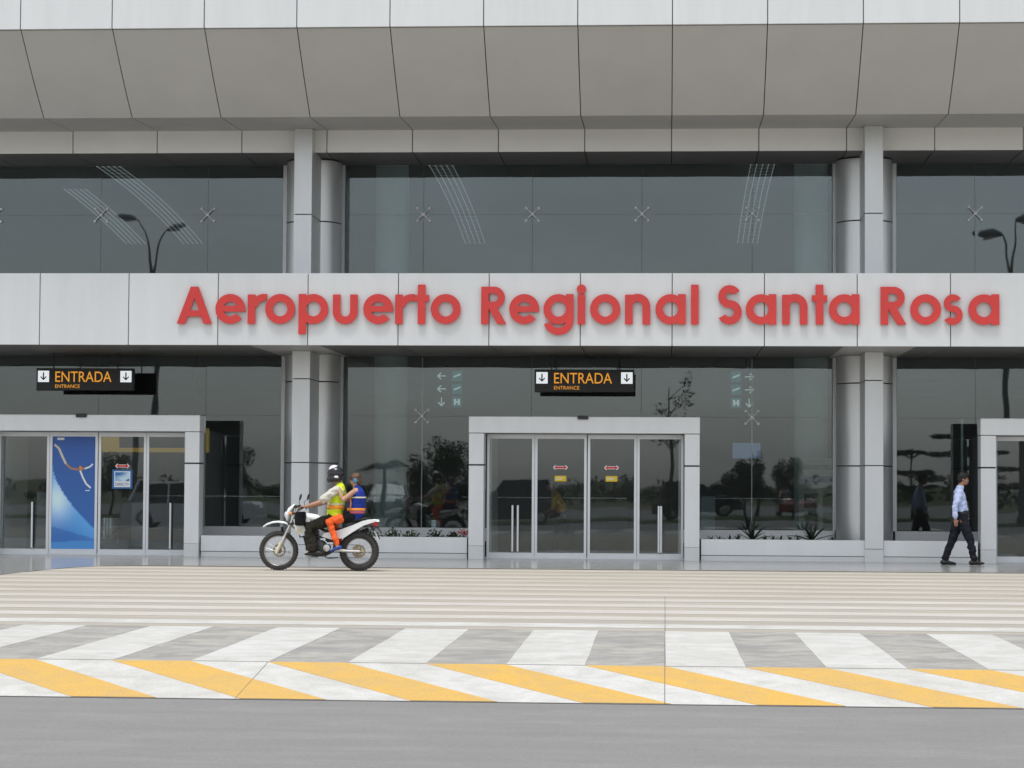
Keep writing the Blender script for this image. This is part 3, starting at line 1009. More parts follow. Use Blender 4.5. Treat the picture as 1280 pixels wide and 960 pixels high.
wp, hp = (l2 - 0.010 - 0.052) - (l1 + 0.004 + 0.052), ZD1 - 0.09 - ZD0 - 0.095
po = print_sheet('poster', wp - 0.004, hp - 0.004, 36, 90, poster_ink, d, (l1 + 0.058, YD - 0.012 - YP, ZD0 + 0.097))
for i, (pts, w_, m_) in enumerate((
        ([(0.04, 2.30), (0.14, 2.22), (0.22, 2.05), (0.30, 1.90)], 0.05, 'strip_silver'), ([(0.30, 1.90), (0.42, 1.80), (0.60, 1.78), (0.72, 1.80)], 0.045, 'skin_light'),
        ([(0.72, 1.80), (0.84, 1.84), (0.90, 1.90)], 0.035, 'sticker_white'), ([(0.62, 1.76), (0.68, 1.62), (0.76, 1.48), (0.86, 1.40)], 0.04, 'sticker_white'),
        ([(0.60, 1.84), (0.66, 1.80)], 0.06, 'strip_orange'), ([(0.10, 2.42), (0.26, 2.42)], 0.05, 'helmet_white'), ([(0.74, 1.345), (0.84, 1.345)], 0.018, 'sticker_white'))):
    mb = MB()
    for j, ((x0, z0), (x1, z1)) in enumerate(zip(pts[:-1], pts[1:])):
        dx, dz = x1 - x0, z1 - z0
        L_ = math.hypot(dx, dz)
        nx, nz = -dz / L_ * w_ / 2, dx / L_ * w_ / 2
        mb.prism([(x0 + nx, z0 + nz), (x0 - nx, z0 - nz), (x1 - nx, z1 - nz), (x1 + nx, z1 + nz)], -0.0045 - 0.001 * (i + j * 0.3), -0.003)
    mb.v = [(x * 0.95 + l1 + 0.06, y + YD - 0.010, z) for x, y, z in mb.v]
    tp(mb, 'poster_print', m_, d)
d = door_leaf('sliding_door', l2 + 0.010, l3 - 0.004, ())
arrow_sticker(d, -11.29, 1.86)
sx, sz = -11.29, 1.585
tp(MB().bbox(sx - 0.215, sx + 0.215, YD - 0.011, YD - 0.0075, sz - 0.20, sz + 0.20, 0.001), 'logo_sticker', 'sticker_blue', d)
tp(MB().box(sx - 0.17, sx + 0.17, YD - 0.014, YD - 0.0118, sz - 0.165, sz + 0.165), 'logo_frame', 'sticker_white', d)


def logo_ink(u, v):
    a = (0.04, 0.20, 0.50)
    r_ = math.hypot(u - 0.05, v - 1.25)
    k = max(0, min(1, (r_ - 0.55) * 2.2)) * (1 if u + v > 0.55 else 0.6)
    if math.hypot(u - 1.05, v + 0.02) < 0.30:
        return (0.03, 0.13, 0.35)
    return tuple(a[i] * (1 - k) + (0.6, 0.78, 0.88)[i] * k for i in range(3))


print_sheet('logo_picture', 0.30, 0.185, 24, 16, logo_ink, d, (sx - 0.15, YD - 0.0162 - YP, sz - 0.04))
fit_text('DIRECTV', sx - 0.145, sx + 0.145, sz - 0.135, sz - 0.075, YD - 0.0165 - YP, 0.0008, 'logo_lettering', 'sticker_blue', d)
door_leaf('sliding_door', l3 + 0.004, l4, (-10.25,))

# right entrance
xa, xb = inner(*PORT[2])
portal(*PORT[2], None, 8.6)
w4 = (xb - xa) / 4
for i in range(4):
    door_leaf('sliding_door', xa + w4 * i + 0.004, xa + w4 * (i + 1) - 0.004, ())

# ================================================================== ROOF SIGN LETTERING
SGN = empty('terminal_sign', (-1.6, YB, ZB0 + 0.42))
tag(SGN, 'raised red letters spelling Aeropuerto Regional Santa Rosa on the white band', 'sign')
W_, XH, CAP, ASC = 0.150, 0.590, 0.735, 0.775
RO = XH / 2


def letter(ch):
    """solid letter, pieces a hair apart in depth so that no faces coincide"""
    mb = MB()
    st_ = [0]

    def dep():
        st_[0] += 1
        return -0.085 - 0.0016 * st_[0], -0.03 + 0.0008 * st_[0]

    def bar(x0, x1, z0, z1):
        mb.prism([(x0, z0), (x1, z0), (x1, z1), (x0, z1)], *dep())

    def poly(*p):
        mb.prism(list(p), *dep())

    def arc(cx, cz, ro, w, a0, a1, n_=26):
        mb.arc((cx, cz), ro, ro - w, a0, a1, *dep(), n=n_)
    w = W_
    if ch == 'o':
        arc(RO, RO, RO, w, 0, 360, 40)
    elif ch == 'a':
        arc(RO, RO, RO, w, 0, 360, 40)
        bar(2 * RO - w, 2 * RO, 0.0, XH)
    elif ch == 'p':
        arc(RO, RO, RO, w, 0, 360, 40)
        bar(0, w, -0.20, XH)
    elif ch == 'e':
        arc(RO, RO, RO, w, -9, 320, 40)
        bar(w * 0.7, 2 * RO - 0.02, RO - 0.055, RO + 0.06)
    elif ch == 'r':
        bar(0, w, 0, XH - 0.01)
        arc(0.33, XH - 0.285, 0.285, w - 0.01, 78, 170, 14)
    elif ch == 'u':
        bar(0, w, 0.24, XH - 0.01)
        bar(0.49 - w, 0.49, 0.24, XH - 0.01)
        arc(0.245, 0.24, 0.245, w, 180, 360, 24)
    elif ch == 'n':
        bar(0, w, 0, XH - 0.01)
        bar(0.49 - w, 0.49, 0, XH - 0.24)
        arc(0.245, XH - 0.24, 0.245, w, 0, 180, 24)
    elif ch == 't':
        bar(0.075, 0.075 + w, 0, ASC)
        bar(0, 0.30, XH - 0.145, XH - 0.02)
    elif ch == 'i':
        bar(0.015, 0.015 + w, 0, XH - 0.01)
        mb.arc((0.09, 0.685), 0.093, 0.001, 0, 360, *dep(), n=24)
    elif ch == 'l':
        bar(0, w, 0, ASC)
    elif ch == 'g':
        arc(RO, RO, RO, w, 0, 360, 40)
        bar(2 * RO - w, 2 * RO, 0.08, XH)
        arc(RO, 0.085, RO, w - 0.01, 196, 360, 24)
    elif ch == 'R':
        bar(0, w, 0, CAP)
        bar(w - 0.02, 0.25, CAP - 0.135, CAP)
        bar(w - 0.02, 0.25, CAP - 0.43, CAP - 0.295)
        arc(0.25, CAP - 0.215, 0.215, 0.135, -90, 90, 24)
        poly((0.145, 0.315), (0.315, 0.315), (0.50, 0.0), (0.32, 0.0))
    elif ch == 'A':
        poly((0, 0), (0.165, 0), (0.43, CAP), (0.275, CAP))
        poly((0.535, 0), (0.70, 0), (0.425, CAP), (0.27, CAP))
        bar(0.14, 0.56, 0.145, 0.265)
    elif ch in 'Ss':
        H_, ru, rl, ww = (0.765, 0.220, 0.237, 0.148) if ch == 'S' else (XH, 0.172, 0.186, 0.126)
        cx = rl
        arc(cx, H_ - ru, ru, ww, 28, 270, 30)
        arc(cx, rl, rl, ww, 90, -152, 30)
    return mb.mesh('letter', 'auto')


cache = {}
for ch, x in (('A', -9.62), ('e', -8.85), ('r', -8.21), ('o', -7.86), ('p', -7.2), ('u', -6.52), ('e', -5.92), ('r', -5.29), ('t', -4.92), ('o', -4.59),
              ('R', -3.6), ('e', -3.05), ('g', -2.38), ('i', -1.73), ('o', -1.47), ('n', -0.79), ('a', -0.2), ('l', 0.49),
              ('S', 1.0), ('a', 1.55), ('n', 2.25), ('t', 2.82), ('a', 3.15), ('R', 4.14), ('o', 4.71), ('s', 5.34), ('a', 5.82)):
    if ch not in cache:
        cache[ch] = letter(ch)
    link('letter', cache[ch], 'letter_red', SGN, (x + 1.6, 0, 4.655 - (ZB0 + 0.42)))

# ================================================================== HANGING ENTRANCE SIGNS


def entrance_sign(x, label):
    W, H, D = 2.085, 0.475, 0.16
    r_ = tag(empty('entrance_sign', (x, 47.7, 3.458)), label, 'sign', 'hanging entrance signs')
    MB().bbox(0, W, -D / 2, D / 2, 0, H, 0.008).build('sign_box', 'sign_black', r_)
    for sx in (0.35, W - 0.35):
        MB().tube([(sx, 0, H - 0.01), (sx, 0, 0.83)], 0.014, 8).build('hanger_rod', 'plastic_black', r_)
    y = -D / 2 - 0.004
    for sx in (0.035, W - 0.275):
        p = MB().bbox(sx, sx + 0.24, y, y + 0.003, 0.18, 0.42, 0.001).build('arrow_plate', 'sign_white', r_)
        cx, cz = sx + 0.12, 0.30
        MB().box(cx - 0.014, cx + 0.014, y - 0.003, y - 0.001, cz - 0.055, cz + 0.085).prism(
            [(cx, cz - 0.085), (cx + 0.07, cz - 0.012), (cx + 0.052, cz + 0.004), (cx, cz - 0.050), (cx - 0.052, cz + 0.004), (cx - 0.07, cz - 0.012)], y - 0.004, y - 0.002).build('down_arrow', 'sign_black', p)
    fit_text('ENTRADA', 0.41, 1.62, 0.185, 0.405, y, 0.002, 'lettering', 'sign_orange', r_)
    fit_text('ENTRANCE', 0.41, 0.94, 0.055, 0.130, y, 0.002, 'small_lettering', 'sign_orange', r_)
    return r_


entrance_sign(-2.735, 'black hanging ENTRADA sign with orange letters above the middle doors')
entrance_sign(-13.34, 'black hanging ENTRADA sign with orange letters above the blue poster door')

# ================================================================== INTERIOR
o = MB().box(-40, 40, 48.6, 82, -0.3, 0.012).build('hall_floor', 'inside_floor')
tag(o, 'dark polished floor of the arrivals hall', kind='structure')
o = MB().box(-40, 40, 80, 80.3, 0, 12).build('hall_wall', 'inside_wall')
tag(o, 'far wall of the hall behind the glass', kind='structure')
for x in (-18.0, 12.0):
    o = MB().box(x, x + 0.3, 48.6, 80, 0, 12).build('hall_side_wall', 'inside_wall')
    tag(o, 'side wall of the hall', kind='structure')
o = MB().box(-40, 40, 52.0, 80, 4.6, 5.1).build('upper_floor_slab', 'inside_ceiling')
tag(o, 'floor slab of the upper storey behind the glass', kind='structure')
# gently curved upper ceiling
vs, fs = [], []
for i in range(13):
    y = 48.6 + 31.4 * i / 12
    z = 9.0 - 0.0062 * (y - 48.6) ** 2 * 1.0
    vs += [(-40, y, max(z, 6.2)), (40, y, max(z, 6.2))]
    if i:
        fs.append((2 * i - 2, 2 * i - 1, 2 * i + 1, 2 * i))
o = MB().add(vs, fs).build('hall_ceiling', 'inside_ceiling', smooth=True)
tag(o, 'curved ceiling of the upper storey', kind='structure')
for i, x in enumerate(COLX):
    c = MB().lathe([(0.42, 0.0), (0.37, 0.05), (0.37, 8.95)], (0, 0, 0), n=32).build('hall_column', 'inside_column', None, ((-6.12, 3.2)[i], 50.6, 0.0), smooth='auto')
    tag(c, ('pale round column inside the hall behind the motorcycle bay', 'pale round column inside the hall beside the notice board')[i], 'column', 'columns inside the hall')
for x, y0, y1, lab in ((-5.04, 49.6, 60, 'strip light on the upper ceiling over the second glass joint'), (-12.6, 49.6, 60, 'long strip light on the upper ceiling above the left doors'),
                       (-14.15, 53.6, 60, 'short strip light on the upper ceiling nearest the left edge'), (2.14, 49.6, 60, 'strip light on the upper ceiling near the right column')):
    r_ = tag(empty('ceiling_light', (x, y0, 8.6)), lab, 'light', 'strip lights behind the upper glass')
    for j in range(5):
        pts = []
        for i in range(10):
            y = y0 + (y1 - y0) * i / 9
            z = 9.0 - 0.0062 * (y - 48.6) ** 2 - 0.32
            pts.append(((j - 2) * 0.13, y - y0, z - 8.6))
        MB().tube(pts, 0.009, 6).build('light_tube', 'tube_light', r_, smooth=True)
    mb = MB()
    for i in range(26):
        y = y0 + (y1 - y0) * i / 25
        z = 9.0 - 0.0062 * (y - 48.6) ** 2 - 0.30
        mb.box(-0.27, 0.27, y - y0 - 0.006, y - y0 + 0.006, z - 8.6 - 0.012, z - 8.6 + 0.004)
    mb.build('light_louvre', 'tube_light_dim', r_)

# wayfinding sign hung inside
r_ = tag(empty('wayfinding_sign', (-5.30, 52.6, 3.24)), 'dim hanging direction sign with teal symbols seen behind the glass', 'sign')
MB().box(0, 7.4, 0, 0.12, 0, 0.98).build('sign_box', 'sign_black', r_)
for x in (1.0, 6.4):
    MB().tube([(x, 0.06, 0.95), (x, 0.06, 1.37)], 0.02, 8).build('hanger_rod', 'plastic_black', r_)
for side in (0, 1):
    for i in range(3):
        z = 0.78 - 0.30 * i
        xs = (0.36, 0.12) if side == 0 else (6.80, 7.22)
        pl = MB().box(xs[0], xs[0] + 0.24, -0.006, -0.002, z - 0.12, z + 0.12).build('symbol_plate', 'sign_teal', r_)
        if i < 2:
            MB().prism([(xs[0] + 0.04, z - 0.04), (xs[0] + 0.20, z + 0.02), (xs[0] + 0.20, z + 0.06), (xs[0] + 0.04, z)], -0.010, -0.008).build('symbol', 'sign_glow_white', pl)
        else:
            MB().box(xs[0] + 0.05, xs[0] + 0.10, -0.010, -0.008, z - 0.07, z + 0.07).box(xs[0] + 0.14, xs[0] + 0.19, -0.010, -0.008, z - 0.07, z + 0.07).box(xs[0] + 0.10, xs[0] + 0.14, -0.010, -0.008, z - 0.02, z + 0.02).build('symbol', 'sign_glow_white', pl)
        cx = xs[1]
        dr = (-1, 0) if (side == 0 and i < 2) else ((1, 0) if i < 2 else (0, -1))
        mb = MB()
        px_, pz_ = -dr[1], dr[0]

        def Q(a, b3):
            return (cx + dr[0] * a + px_ * b3, z + dr[1] * a + pz_ * b3)
        mb.prism([Q(-0.10, -0.012), Q(0.08, -0.012), Q(0.08, 0.012), Q(-0.10, 0.012)], -0.008, -0.006)
        mb.prism([Q(0.11, 0), Q(0.02, 0.085), Q(0.0, 0.066), Q(0.072, 0), Q(0.0, -0.066), Q(0.02, -0.085)], -0.011, -0.009)
        mb.build('direction_arrow', 'sign_glow_white', r_)

# notice board, screen, counters, bins, gate posts
r_ = tag(empty('notice_board', (2.90, 49.7, 0.0)), 'pale standing notice board with rows of pictures behind the right window', 'notice board')
rb = random.Random(5)
pics = [(0.08, 0.10, 0.46, 0.34), (0.54, 0.10, 0.92, 0.34), (0.08, 0.39, 0.46, 0.58), (0.54, 0.39, 0.92, 0.58), (0.06, 0.70, 0.94, 0.80), (0.06, 0.86, 0.94, 0.93)]
tone = [(0.25, 0.22, 0.18), (0.30, 0.26, 0.20), (0.22, 0.24, 0.22), (0.28, 0.25, 0.2), (0.06, 0.12, 0.35), (0.3, 0.32, 0.3)]


def board_ink(u, v):
    for (a, b2, c, d_), t in zip(pics, tone):
        if a < u < c and b2 < v < d_:
            k = 0.7 + 0.6 * noise.noise((u * 7, v * 9, a * 5 + b2))
            return tuple(max(0.02, q * k) for q in t)
    return (0.62, 0.60, 0.55)


MB().box(0, 0.9, 0.01, 0.05, 0.35, 2.12).build('board_back', 'aluminium', r_)
print_sheet('board_sheet', 0.86, 1.72, 26, 50, board_ink, r_, (0.02, 0.0, 0.38))
for x in (0.06, 0.84):
    MB().tube([(x, 0.05, 0.02), (x, 0.05, 2.1)], 0.02, 8).build('board_leg', 'steel', r_)
r_ = tag(empty('display_screen', (1.62, 56.0, 2.16)), 'small pale blue screen glowing inside above the right planter', 'screen')
MB().bbox(0, 0.72, 0.02, 0.08, 0, 0.42, 0.01).build('screen_case', 'plastic_black', r_)
MB().box(0.02, 0.70, 0.012, 0.018, 0.02, 0.40).build('screen_face', 'screen_blue', r_)
MB().tube([(0.36, 0.06, 0.4), (0.36, 0.06, 2.45)], 0.02, 8).build('hanger_rod', 'plastic_black', r_)


def counter(x, y, w, label):
    r2 = tag(empty('service_counter', (x, y, 0.012)), label, 'counter', 'counters inside the hall')
    MB().bbox(0, w, 0, 0.7, 0, 1.05, 0.02).build('counter_body', 'counter', r2)
    MB().bbox(-0.05, w + 0.05, -0.06, 0.76, 1.052, 1.10, 0.01).build('counter_top', 'steel', r2)


counter(-6.2, 70, 5.0, 'grey service counter far inside between the columns')
counter(1.0, 72, 6.0, 'grey service counter far inside behind the right window')
counter(-16, 68, 6.0, 'grey service counter far inside behind the left doors')


def bin_(x, y, label):
    r2 = tag(empty('waste_bin', (x, y, 0.012)), label, 'bin', 'steel bins inside the hall')
    MB().lathe([(0.19, 0), (0.2, 0.02), (0.2, 0.70), (0.195, 0.72)], n=24).build('bin_body', 'steel', r2, smooth='auto')
    MB().lathe([(0.205, 0.722), (0.21, 0.74), (0.12, 0.80), (0.11, 0.79)], n=24).build('bin_lid', 'plastic_black', r2, smooth='auto')


bin_(-12.35, 50.2, 'steel cylinder bin standing behind the logo sticker door')
bin_(-5.05, 50.0, 'steel cylinder bin behind the window next to the motorcycle')
for x, y, lab in ((-12.0, 51.5, 'grey gate post inside the door with the logo sticker'), (-14.2, 51.5, 'grey gate post inside behind the leftmost door'), (0.93, 50.0, 'grey gate post inside at the edge of the right window')):
    r2 = tag(empty('gate_post', (x, y, 0.012)), lab, 'post', 'gate posts inside the hall')
    MB().bbox(-0.16, 0.16, -0.06, 0.06, 0, 1.28, 0.02).build('post_panel', 'fixture_grey', r2)
    MB().bbox(-0.22, 0.22, -0.12, 0.12, 0, 0.05, 0.01).build('post_foot', 'plastic_black', r2)
r2 = tag(empty('shop_fascia', (-12.95, 51.2, 2.2)), 'yellow shop board hanging inside behind the left doors', 'sign')
MB().bbox(0, 2.6, 0, 0.12, 0, 0.55, 0.01).build('board', 'yellow_glow', r2)
for x in (0.3, 2.3):
    MB().tube([(x, 0.06, 0.54), (x, 0.06, 2.4)], 0.02, 8).build('hanger_rod', 'plastic_black', r2)
MB().box(0.55, 2.05, -0.005, -0.002, 0.10, 0.45).build('dark_print', 'plastic_black', r2)
# ================================================================== PLANTS IN THE PLANTERS


def blades(n_, L_, w_, up_, rs, curl=0.25):
    mb = MB()
    for i in range(n_):
        a = 2 * math.pi * i / n_ + rs.uniform(-0.25, 0.25)
        el = R(rs.uniform(*up_))
        ln = L_ * rs.uniform(0.75, 1.1)
        prev = None
        seg = 5
        pts = []
        for j in range(seg + 1):
            t = j / seg
            r_ = ln * t * math.cos(el) + 0.0
            z = ln * (t * math.sin(el) - curl * t * t)
            wd = w_ * (0.7 + 0.6 * t) * (1 - t ** 2.2) + 0.002
            d_ = Vector((math.cos(a), math.sin(a), 0))
            s_ = Vector((-math.sin(a), math.cos(a), 0))
            c = d_ * r_ + Vector((0, 0, z))
            pts += [c - s_ * wd + Vector((0, 0, wd * 0.5)), c, c + s_ * wd + Vector((0, 0, wd * 0.5))]
        fs = []
        for j in range(seg):
            p = 3 * j
            fs += [(p, p + 1, p + 4, p + 3), (p + 1, p + 2, p + 5, p + 4)]
        mb.add(pts, fs)
    return mb


rs = random.Random(11)
for x, y, L_, lab in ((1.80, 47.35, 0.55, 'spiky dark agave in the right planter, the one nearer the doors'), (3.02, 47.35, 0.60, 'spiky dark agave in the right planter, the one nearer the column')):
    r_ = tag(empty('agave_plant', (x, y, 0.385)), lab, 'plant', 'agaves in the right planter')
    blades(15, L_, 0.032, (18, 80), rs, 0.18).build('leaves', 'leaf_agave', r_, fix=False)
    MB().lathe([(0.05, -0.01), (0.06, 0.03), (0.02, 0.09)], n=10).build('stem', 'leaf_dark', r_)
SEED = ('right beside the middle doors', 'second from the doors', 'just left of the first agave', 'touching the first agave', 'just right of the first agave', 'second right of the first agave', 'midway between the agaves', 'second left of the column side agave', 'just left of the column side agave', 'next to the round column')
small = []
for i, x in enumerate([0.95, 1.12, 1.33, 1.50, 2.05, 2.22, 2.38, 2.55, 2.72, 3.40]):
    r_ = empty('succulent', (x, 47.0 + rs.uniform(-0.15, 0.25), 0.385))
    tag(r_, 'small dark succulent in the right planter, ' + SEED[i], 'plant', 'seedlings along the right planter')
    blades(8, 0.17, 0.016, (25, 80), rs, 0.1).build('leaves', 'leaf_dark', r_, fix=False)
for i, (x, s_) in enumerate(((-6.1, 0.30), (-5.65, 0.24), (-5.25, 0.2), (-4.75, 0.22), (-6.45, 0.22), (-4.40, 0.17))):
    labs = ('largest low bush in the planter behind the motorcycle', 'low bush just right of the largest bush in the planter', 'small bush in the middle of the planter beside the motorcycle',
            'small bush in the planter left of the red flowers', 'low bush behind the rear wheel of the motorcycle', 'tiny bush beside the red flowers by the middle doors')
    r_ = tag(empty('low_bush', (x, 47.2, 0.385)), labs[i], 'plant', 'bushes in the planter behind the motorcycle')
    mb = MB()
    for j in range(160):
        d_ = Vector((rs.gauss(0, 1), rs.gauss(0, 1), abs(rs.gauss(0, 1)))).normalized() * s_ * rs.uniform(0.35, 1.0)
        a, b_ = Vector((rs.gauss(0, 1), rs.gauss(0, 1), rs.gauss(0, 1))).normalized() * 0.03, Vector((rs.gauss(0, 1), rs.gauss(0, 1), rs.gauss(0, 1))).normalized() * 0.02
        mb.add([d_ - a, d_ + b_, d_ + a, d_ - b_], [(0, 1, 2, 3)])
    mb.build('leaves', 'leaf_dark' if i % 2 else 'leaf_mid', r_, fix=False)
    MB().tube([(0, 0, -0.01), (0, 0, s_ * 0.8)], 0.008, 6).build('stem', 'bark', r_)
r_ = tag(empty('flower_plant', (-4.14, 46.9, 0.385)), 'small red flowering plant beside the middle doors', 'plant')
mb = MB()
for j in range(60):
    d_ = Vector((rs.gauss(0, 0.07), rs.gauss(0, 0.07), 0.10 + abs(rs.gauss(0, 0.05))))
    a, b_ = Vector((rs.gauss(0, 1), rs.gauss(0, 1), rs.gauss(0, 1))).normalized() * 0.022, Vector((rs.gauss(0, 1), rs.gauss(0, 1), rs.gauss(0, 1))).normalized() * 0.02
    mb.add([d_ - a, d_ + b_, d_ + a, d_ - b_], [(0, 1, 2, 3)])
mb.build('flowers', 'flower_red', r_, fix=False)
blades(9, 0.14, 0.014, (30, 80), rs, 0.1).build('leaves', 'leaf_mid', r_, fix=False)

# ================================================================== PEOPLE AND MOTORCYCLE


def skin_mesh(mb, name, voxel=0.010, folds=0.0, smooth_it=4, seed=0.0):
    """grow lofted limbs together into one continuous surface"""
    me = mb.mesh(name)
    ob = bpy.data.objects.new(name, me)
    COL.objects.link(ob)
    md = ob.modifiers.new('grow', 'REMESH')
    md.mode = 'VOXEL'
    md.voxel_size = voxel
    sm = ob.modifiers.new('soft', 'SMOOTH')
    sm.factor = 0.5
    sm.iterations = smooth_it
    dg = bpy.context.evaluated_depsgraph_get()
    out_ = bpy.data.meshes.new_from_object(ob.evaluated_get(dg))
    bpy.data.objects.remove(ob)
    bpy.data.meshes.remove(me)
    out_.materials.clear()
    if folds:
        nv = [v.normal.copy() for v in out_.vertices]
        for v, nn in zip(out_.vertices, nv):
            q = v.co
            k = noise.noise((q.x * 9 + seed, q.y * 9, q.z * 16)) + 0.5 * noise.noise((q.x * 22, q.y * 22 + seed, q.z * 30))
            v.co = q + nn * (folds * k)
    out_.polygons.foreach_set('use_smooth', [True] * len(out_.polygons))
    return out_


def add_hand(mb, wrist, d, palm, thumb, curl=0.5, s=1.0):
    """palm and five bent fingers; d points along the hand, palm is the palm normal, thumb the thumb side"""
    w, d, palm = Vector(wrist), Vector(d).normalized(), Vector(palm)
    palm = (palm - d * palm.dot(d)).normalized()
    t = Vector(thumb)
    t = (t - d * t.dot(d) - palm * t.dot(palm)).normalized()
    mb.loft([(*w, 0.027 * s, 0.021 * s), (*(w + d * 0.035 * s), 0.036 * s, 0.019 * s), (*(w + d * 0.085 * s), 0.040 * s, 0.016 * s)], side=t, n=12)
    for i, (off, ln) in enumerate(((0.031, 0.070), (0.0105, 0.080), (-0.0105, 0.074), (-0.031, 0.058))):
        p = w + d * 0.088 * s + t * off * s
        a1, a2, a3 = curl * 0.7, curl * 1.7, curl * 2.5
        pts = [p]
        for frac, a in ((0.45, a1), (0.32, a2), (0.23, a3)):
            pts.append(pts[-1] + (d * math.cos(a) + palm * math.sin(a)) * ln * frac * s)
        mb.loft([(*q, r_ * s, r_ * s) for q, r_ in zip(pts, (0.0095, 0.009, 0.0085, 0.0075))], side=t, n=8)
    p = w + d * 0.028 * s + t * 0.028 * s
    q1 = p + (t * 0.7 + d * 0.6 + palm * 0.35).normalized() * 0.040 * s
    q2 = q1 + (d * 0.9 + t * 0.15 + palm * (0.3 + curl * 0.5)).normalized() * 0.032 * s
    mb.loft([(*p, 0.013 * s, 0.013 * s), (*q1, 0.011 * s, 0.011 * s), (*q2, 0.009 * s, 0.009 * s)], side=palm, n=8)


def add_head(mb, c, f=(1, 0, 0), s=1.0):
    """head facing f with brow, nose, chin and ears; c is the middle of the skull"""
    f = Vector(f).normalized()
    z = Vector((0, 0, 1))
    z = (z - f * z.dot(f)).normalized()
    l = z.cross(f)
    rot = Matrix((f, l, z)).transposed()
    c = Vector(c)

    def P(a, b_, d):
        return c + rot @ Vector((a * s, b_ * s, d * s))
    mb.ball(P(-0.008, 0, 0.025), (0.098 * s, 0.076 * s, 0.090 * s), rot=rot)
    mb.ball(P(0.020, 0, -0.040), (0.072 * s, 0.060 * s, 0.078 * s), rot=rot)
    mb.ball(P(0.058, 0, -0.092), (0.026 * s, 0.030 * s, 0.022 * s), rot=rot)
    mb.loft([(*P(0.080, 0, 0.010), 0.008 * s, 0.009 * s), (*P(0.098, 0, -0.022), 0.012 * s, 0.011 * s)], side=l, n=8)
    mb.ball(P(0.082, 0, -0.062), (0.014 * s, 0.024 * s, 0.011 * s), rot=rot)
    for q in (-1, 1):
        mb.ball(P(-0.006, q * 0.076, -0.018), (0.018 * s, 0.010 * s, 0.030 * s), rot=rot)
    return P, rot


def eyes(P, parent, s=1.0):
    for q in (-1, 1):
        MB().ball(P(0.078, q * 0.030, 0.006), 0.010 * s, 8, 6).build('eye', 'eye_dark', parent, smooth=True)


def shoe(mb, heel, toe, w=0.052, h=0.10):
    h0, t0 = Vector(heel), Vector(toe)
    L_ = t0 - h0
    pts = []
    for t, zz, ww in ((0.04, 0.9, 0.8), (0.2, 1.0, 0.9), (0.42, 0.95, 0.9), (0.65, 0.66, 1.05), (0.86, 0.52, 0.98), (0.97, 0.42, 0.7)):
        p = h0 + L_ * t
        pts.append((p.x, p.y, p.z + h * zz / 2, w * ww, h * zz / 2))
    mb.loft(pts, side=(L_.cross(Vector((0, 0, 1)))).normalized(), n=12)


# ------------------------------------------------------------------ man walking past the right entrance
man = tag(empty('person', (5.79, 45.25, 0.006)), 'man in pale blue shirt and dark trousers walking past the right doors', 'person')
b = MB()
P, hr = add_head(b, (0.045, 0, 1.685), (1, 0, -0.05), 1.02)
b.loft([(-0.035, 0, 1.47, 0.062, 0.06), (0.0, 0, 1.56, 0.056, 0.058), (0.022, 0, 1.62, 0.056, 0.06)])
b.loft([(0.0, 0, 0.90, 0.13, 0.09), (0.01, 0, 1.05, 0.115, 0.085), (-0.02, 0, 1.28, 0.13, 0.09), (-0.04, 0, 1.41, 0.12, 0.065)])
arms = {-1: [(-0.05, -0.195, 1.43), (-0.15, -0.235, 1.13), (-0.145, -0.235, 0.905)], 1: [(-0.04, 0.195, 1.43), (0.0, 0.235, 1.14), (0.085, 0.21, 0.93)]}
for s_, (a0, a1, a2) in arms.items():
    b.loft([(*Vector(a0).lerp(Vector(a1), 0.2), 0.042), (*a1, 0.036), (*a2, 0.026)])
    d_ = Vector(a2) - Vector(a1)
    add_hand(b, Vector(a2) + d_.normalized() * 0.0, d_ + Vector((0.03, 0, 0)), (0, -s_, 0), (1, 0, 0), 0.4)
legs = {-1: [(0.0, -0.09, 0.90), (0.165, -0.10, 0.47), (0.235, -0.10, 0.10)], 1: [(-0.01, 0.09, 0.90), (-0.17, 0.10, 0.47), (-0.305, 0.10, 0.11)]}
for s_, (a0, a1, a2) in legs.items():
    b.loft([(*a0, 0.080), (*a1, 0.052), (*a2, 0.040)])
link('body', skin_mesh(b, 'body', 0.009), 'skin', man)
eyes(P, man)
c = MB()
c.loft([(0.015, 0, 0.985, 0.165, 0.118), (0.005, 0, 1.05, 0.168, 0.128), (-0.015, 0, 1.20, 0.175, 0.128), (-0.03, 0, 1.34, 0.18, 0.122), (-0.045, 0, 1.43, 0.165, 0.098), (-0.03, 0, 1.495, 0.09, 0.072)])
for s_, (a0, a1, a2) in arms.items():
    m_ = Vector(a0).lerp(Vector(a1), 0.5)
    c.loft([(a0[0], a0[1] * 0.85, a0[2], 0.072), (*m_, 0.068), (*a1, 0.058), (*Vector(a1).lerp(Vector(a2), 0.55), 0.052), (*Vector(a1).lerp(Vector(a2), 0.93), 0.042)])
link('shirt', skin_mesh(c, 'shirt', 0.012, 0.018, 2), 'cloth_shirt', man)
MB().loft([(-0.030, 0, 1.497, 0.078, 0.074), (0.0, 0, 1.528, 0.068, 0.066)]).build('collar', 'cloth_shirt', man, smooth=True)
c = MB()
c.loft([(0.01, 0, 1.03, 0.158, 0.118), (0.01, 0, 0.96, 0.166, 0.126), (-0.005, 0, 0.87, 0.165, 0.128)])
for s_, (a0, a1, a2) in legs.items():
    c.loft([(a0[0], a0[1] * 0.85, a0[2] + 0.02, 0.092, 0.112), (*Vector(a0).lerp(Vector(a1), 0.5), 0.088, 0.10), (*a1, 0.074, 0.082), (*Vector(a1).lerp(Vector(a2), 0.5), 0.066, 0.074), (*Vector(a1).lerp(Vector(a2), 1.0), 0.062, 0.070)])
link('trousers', skin_mesh(c, 'trousers', 0.012, 0.018, 2, 3), 'cloth_trouser', man)
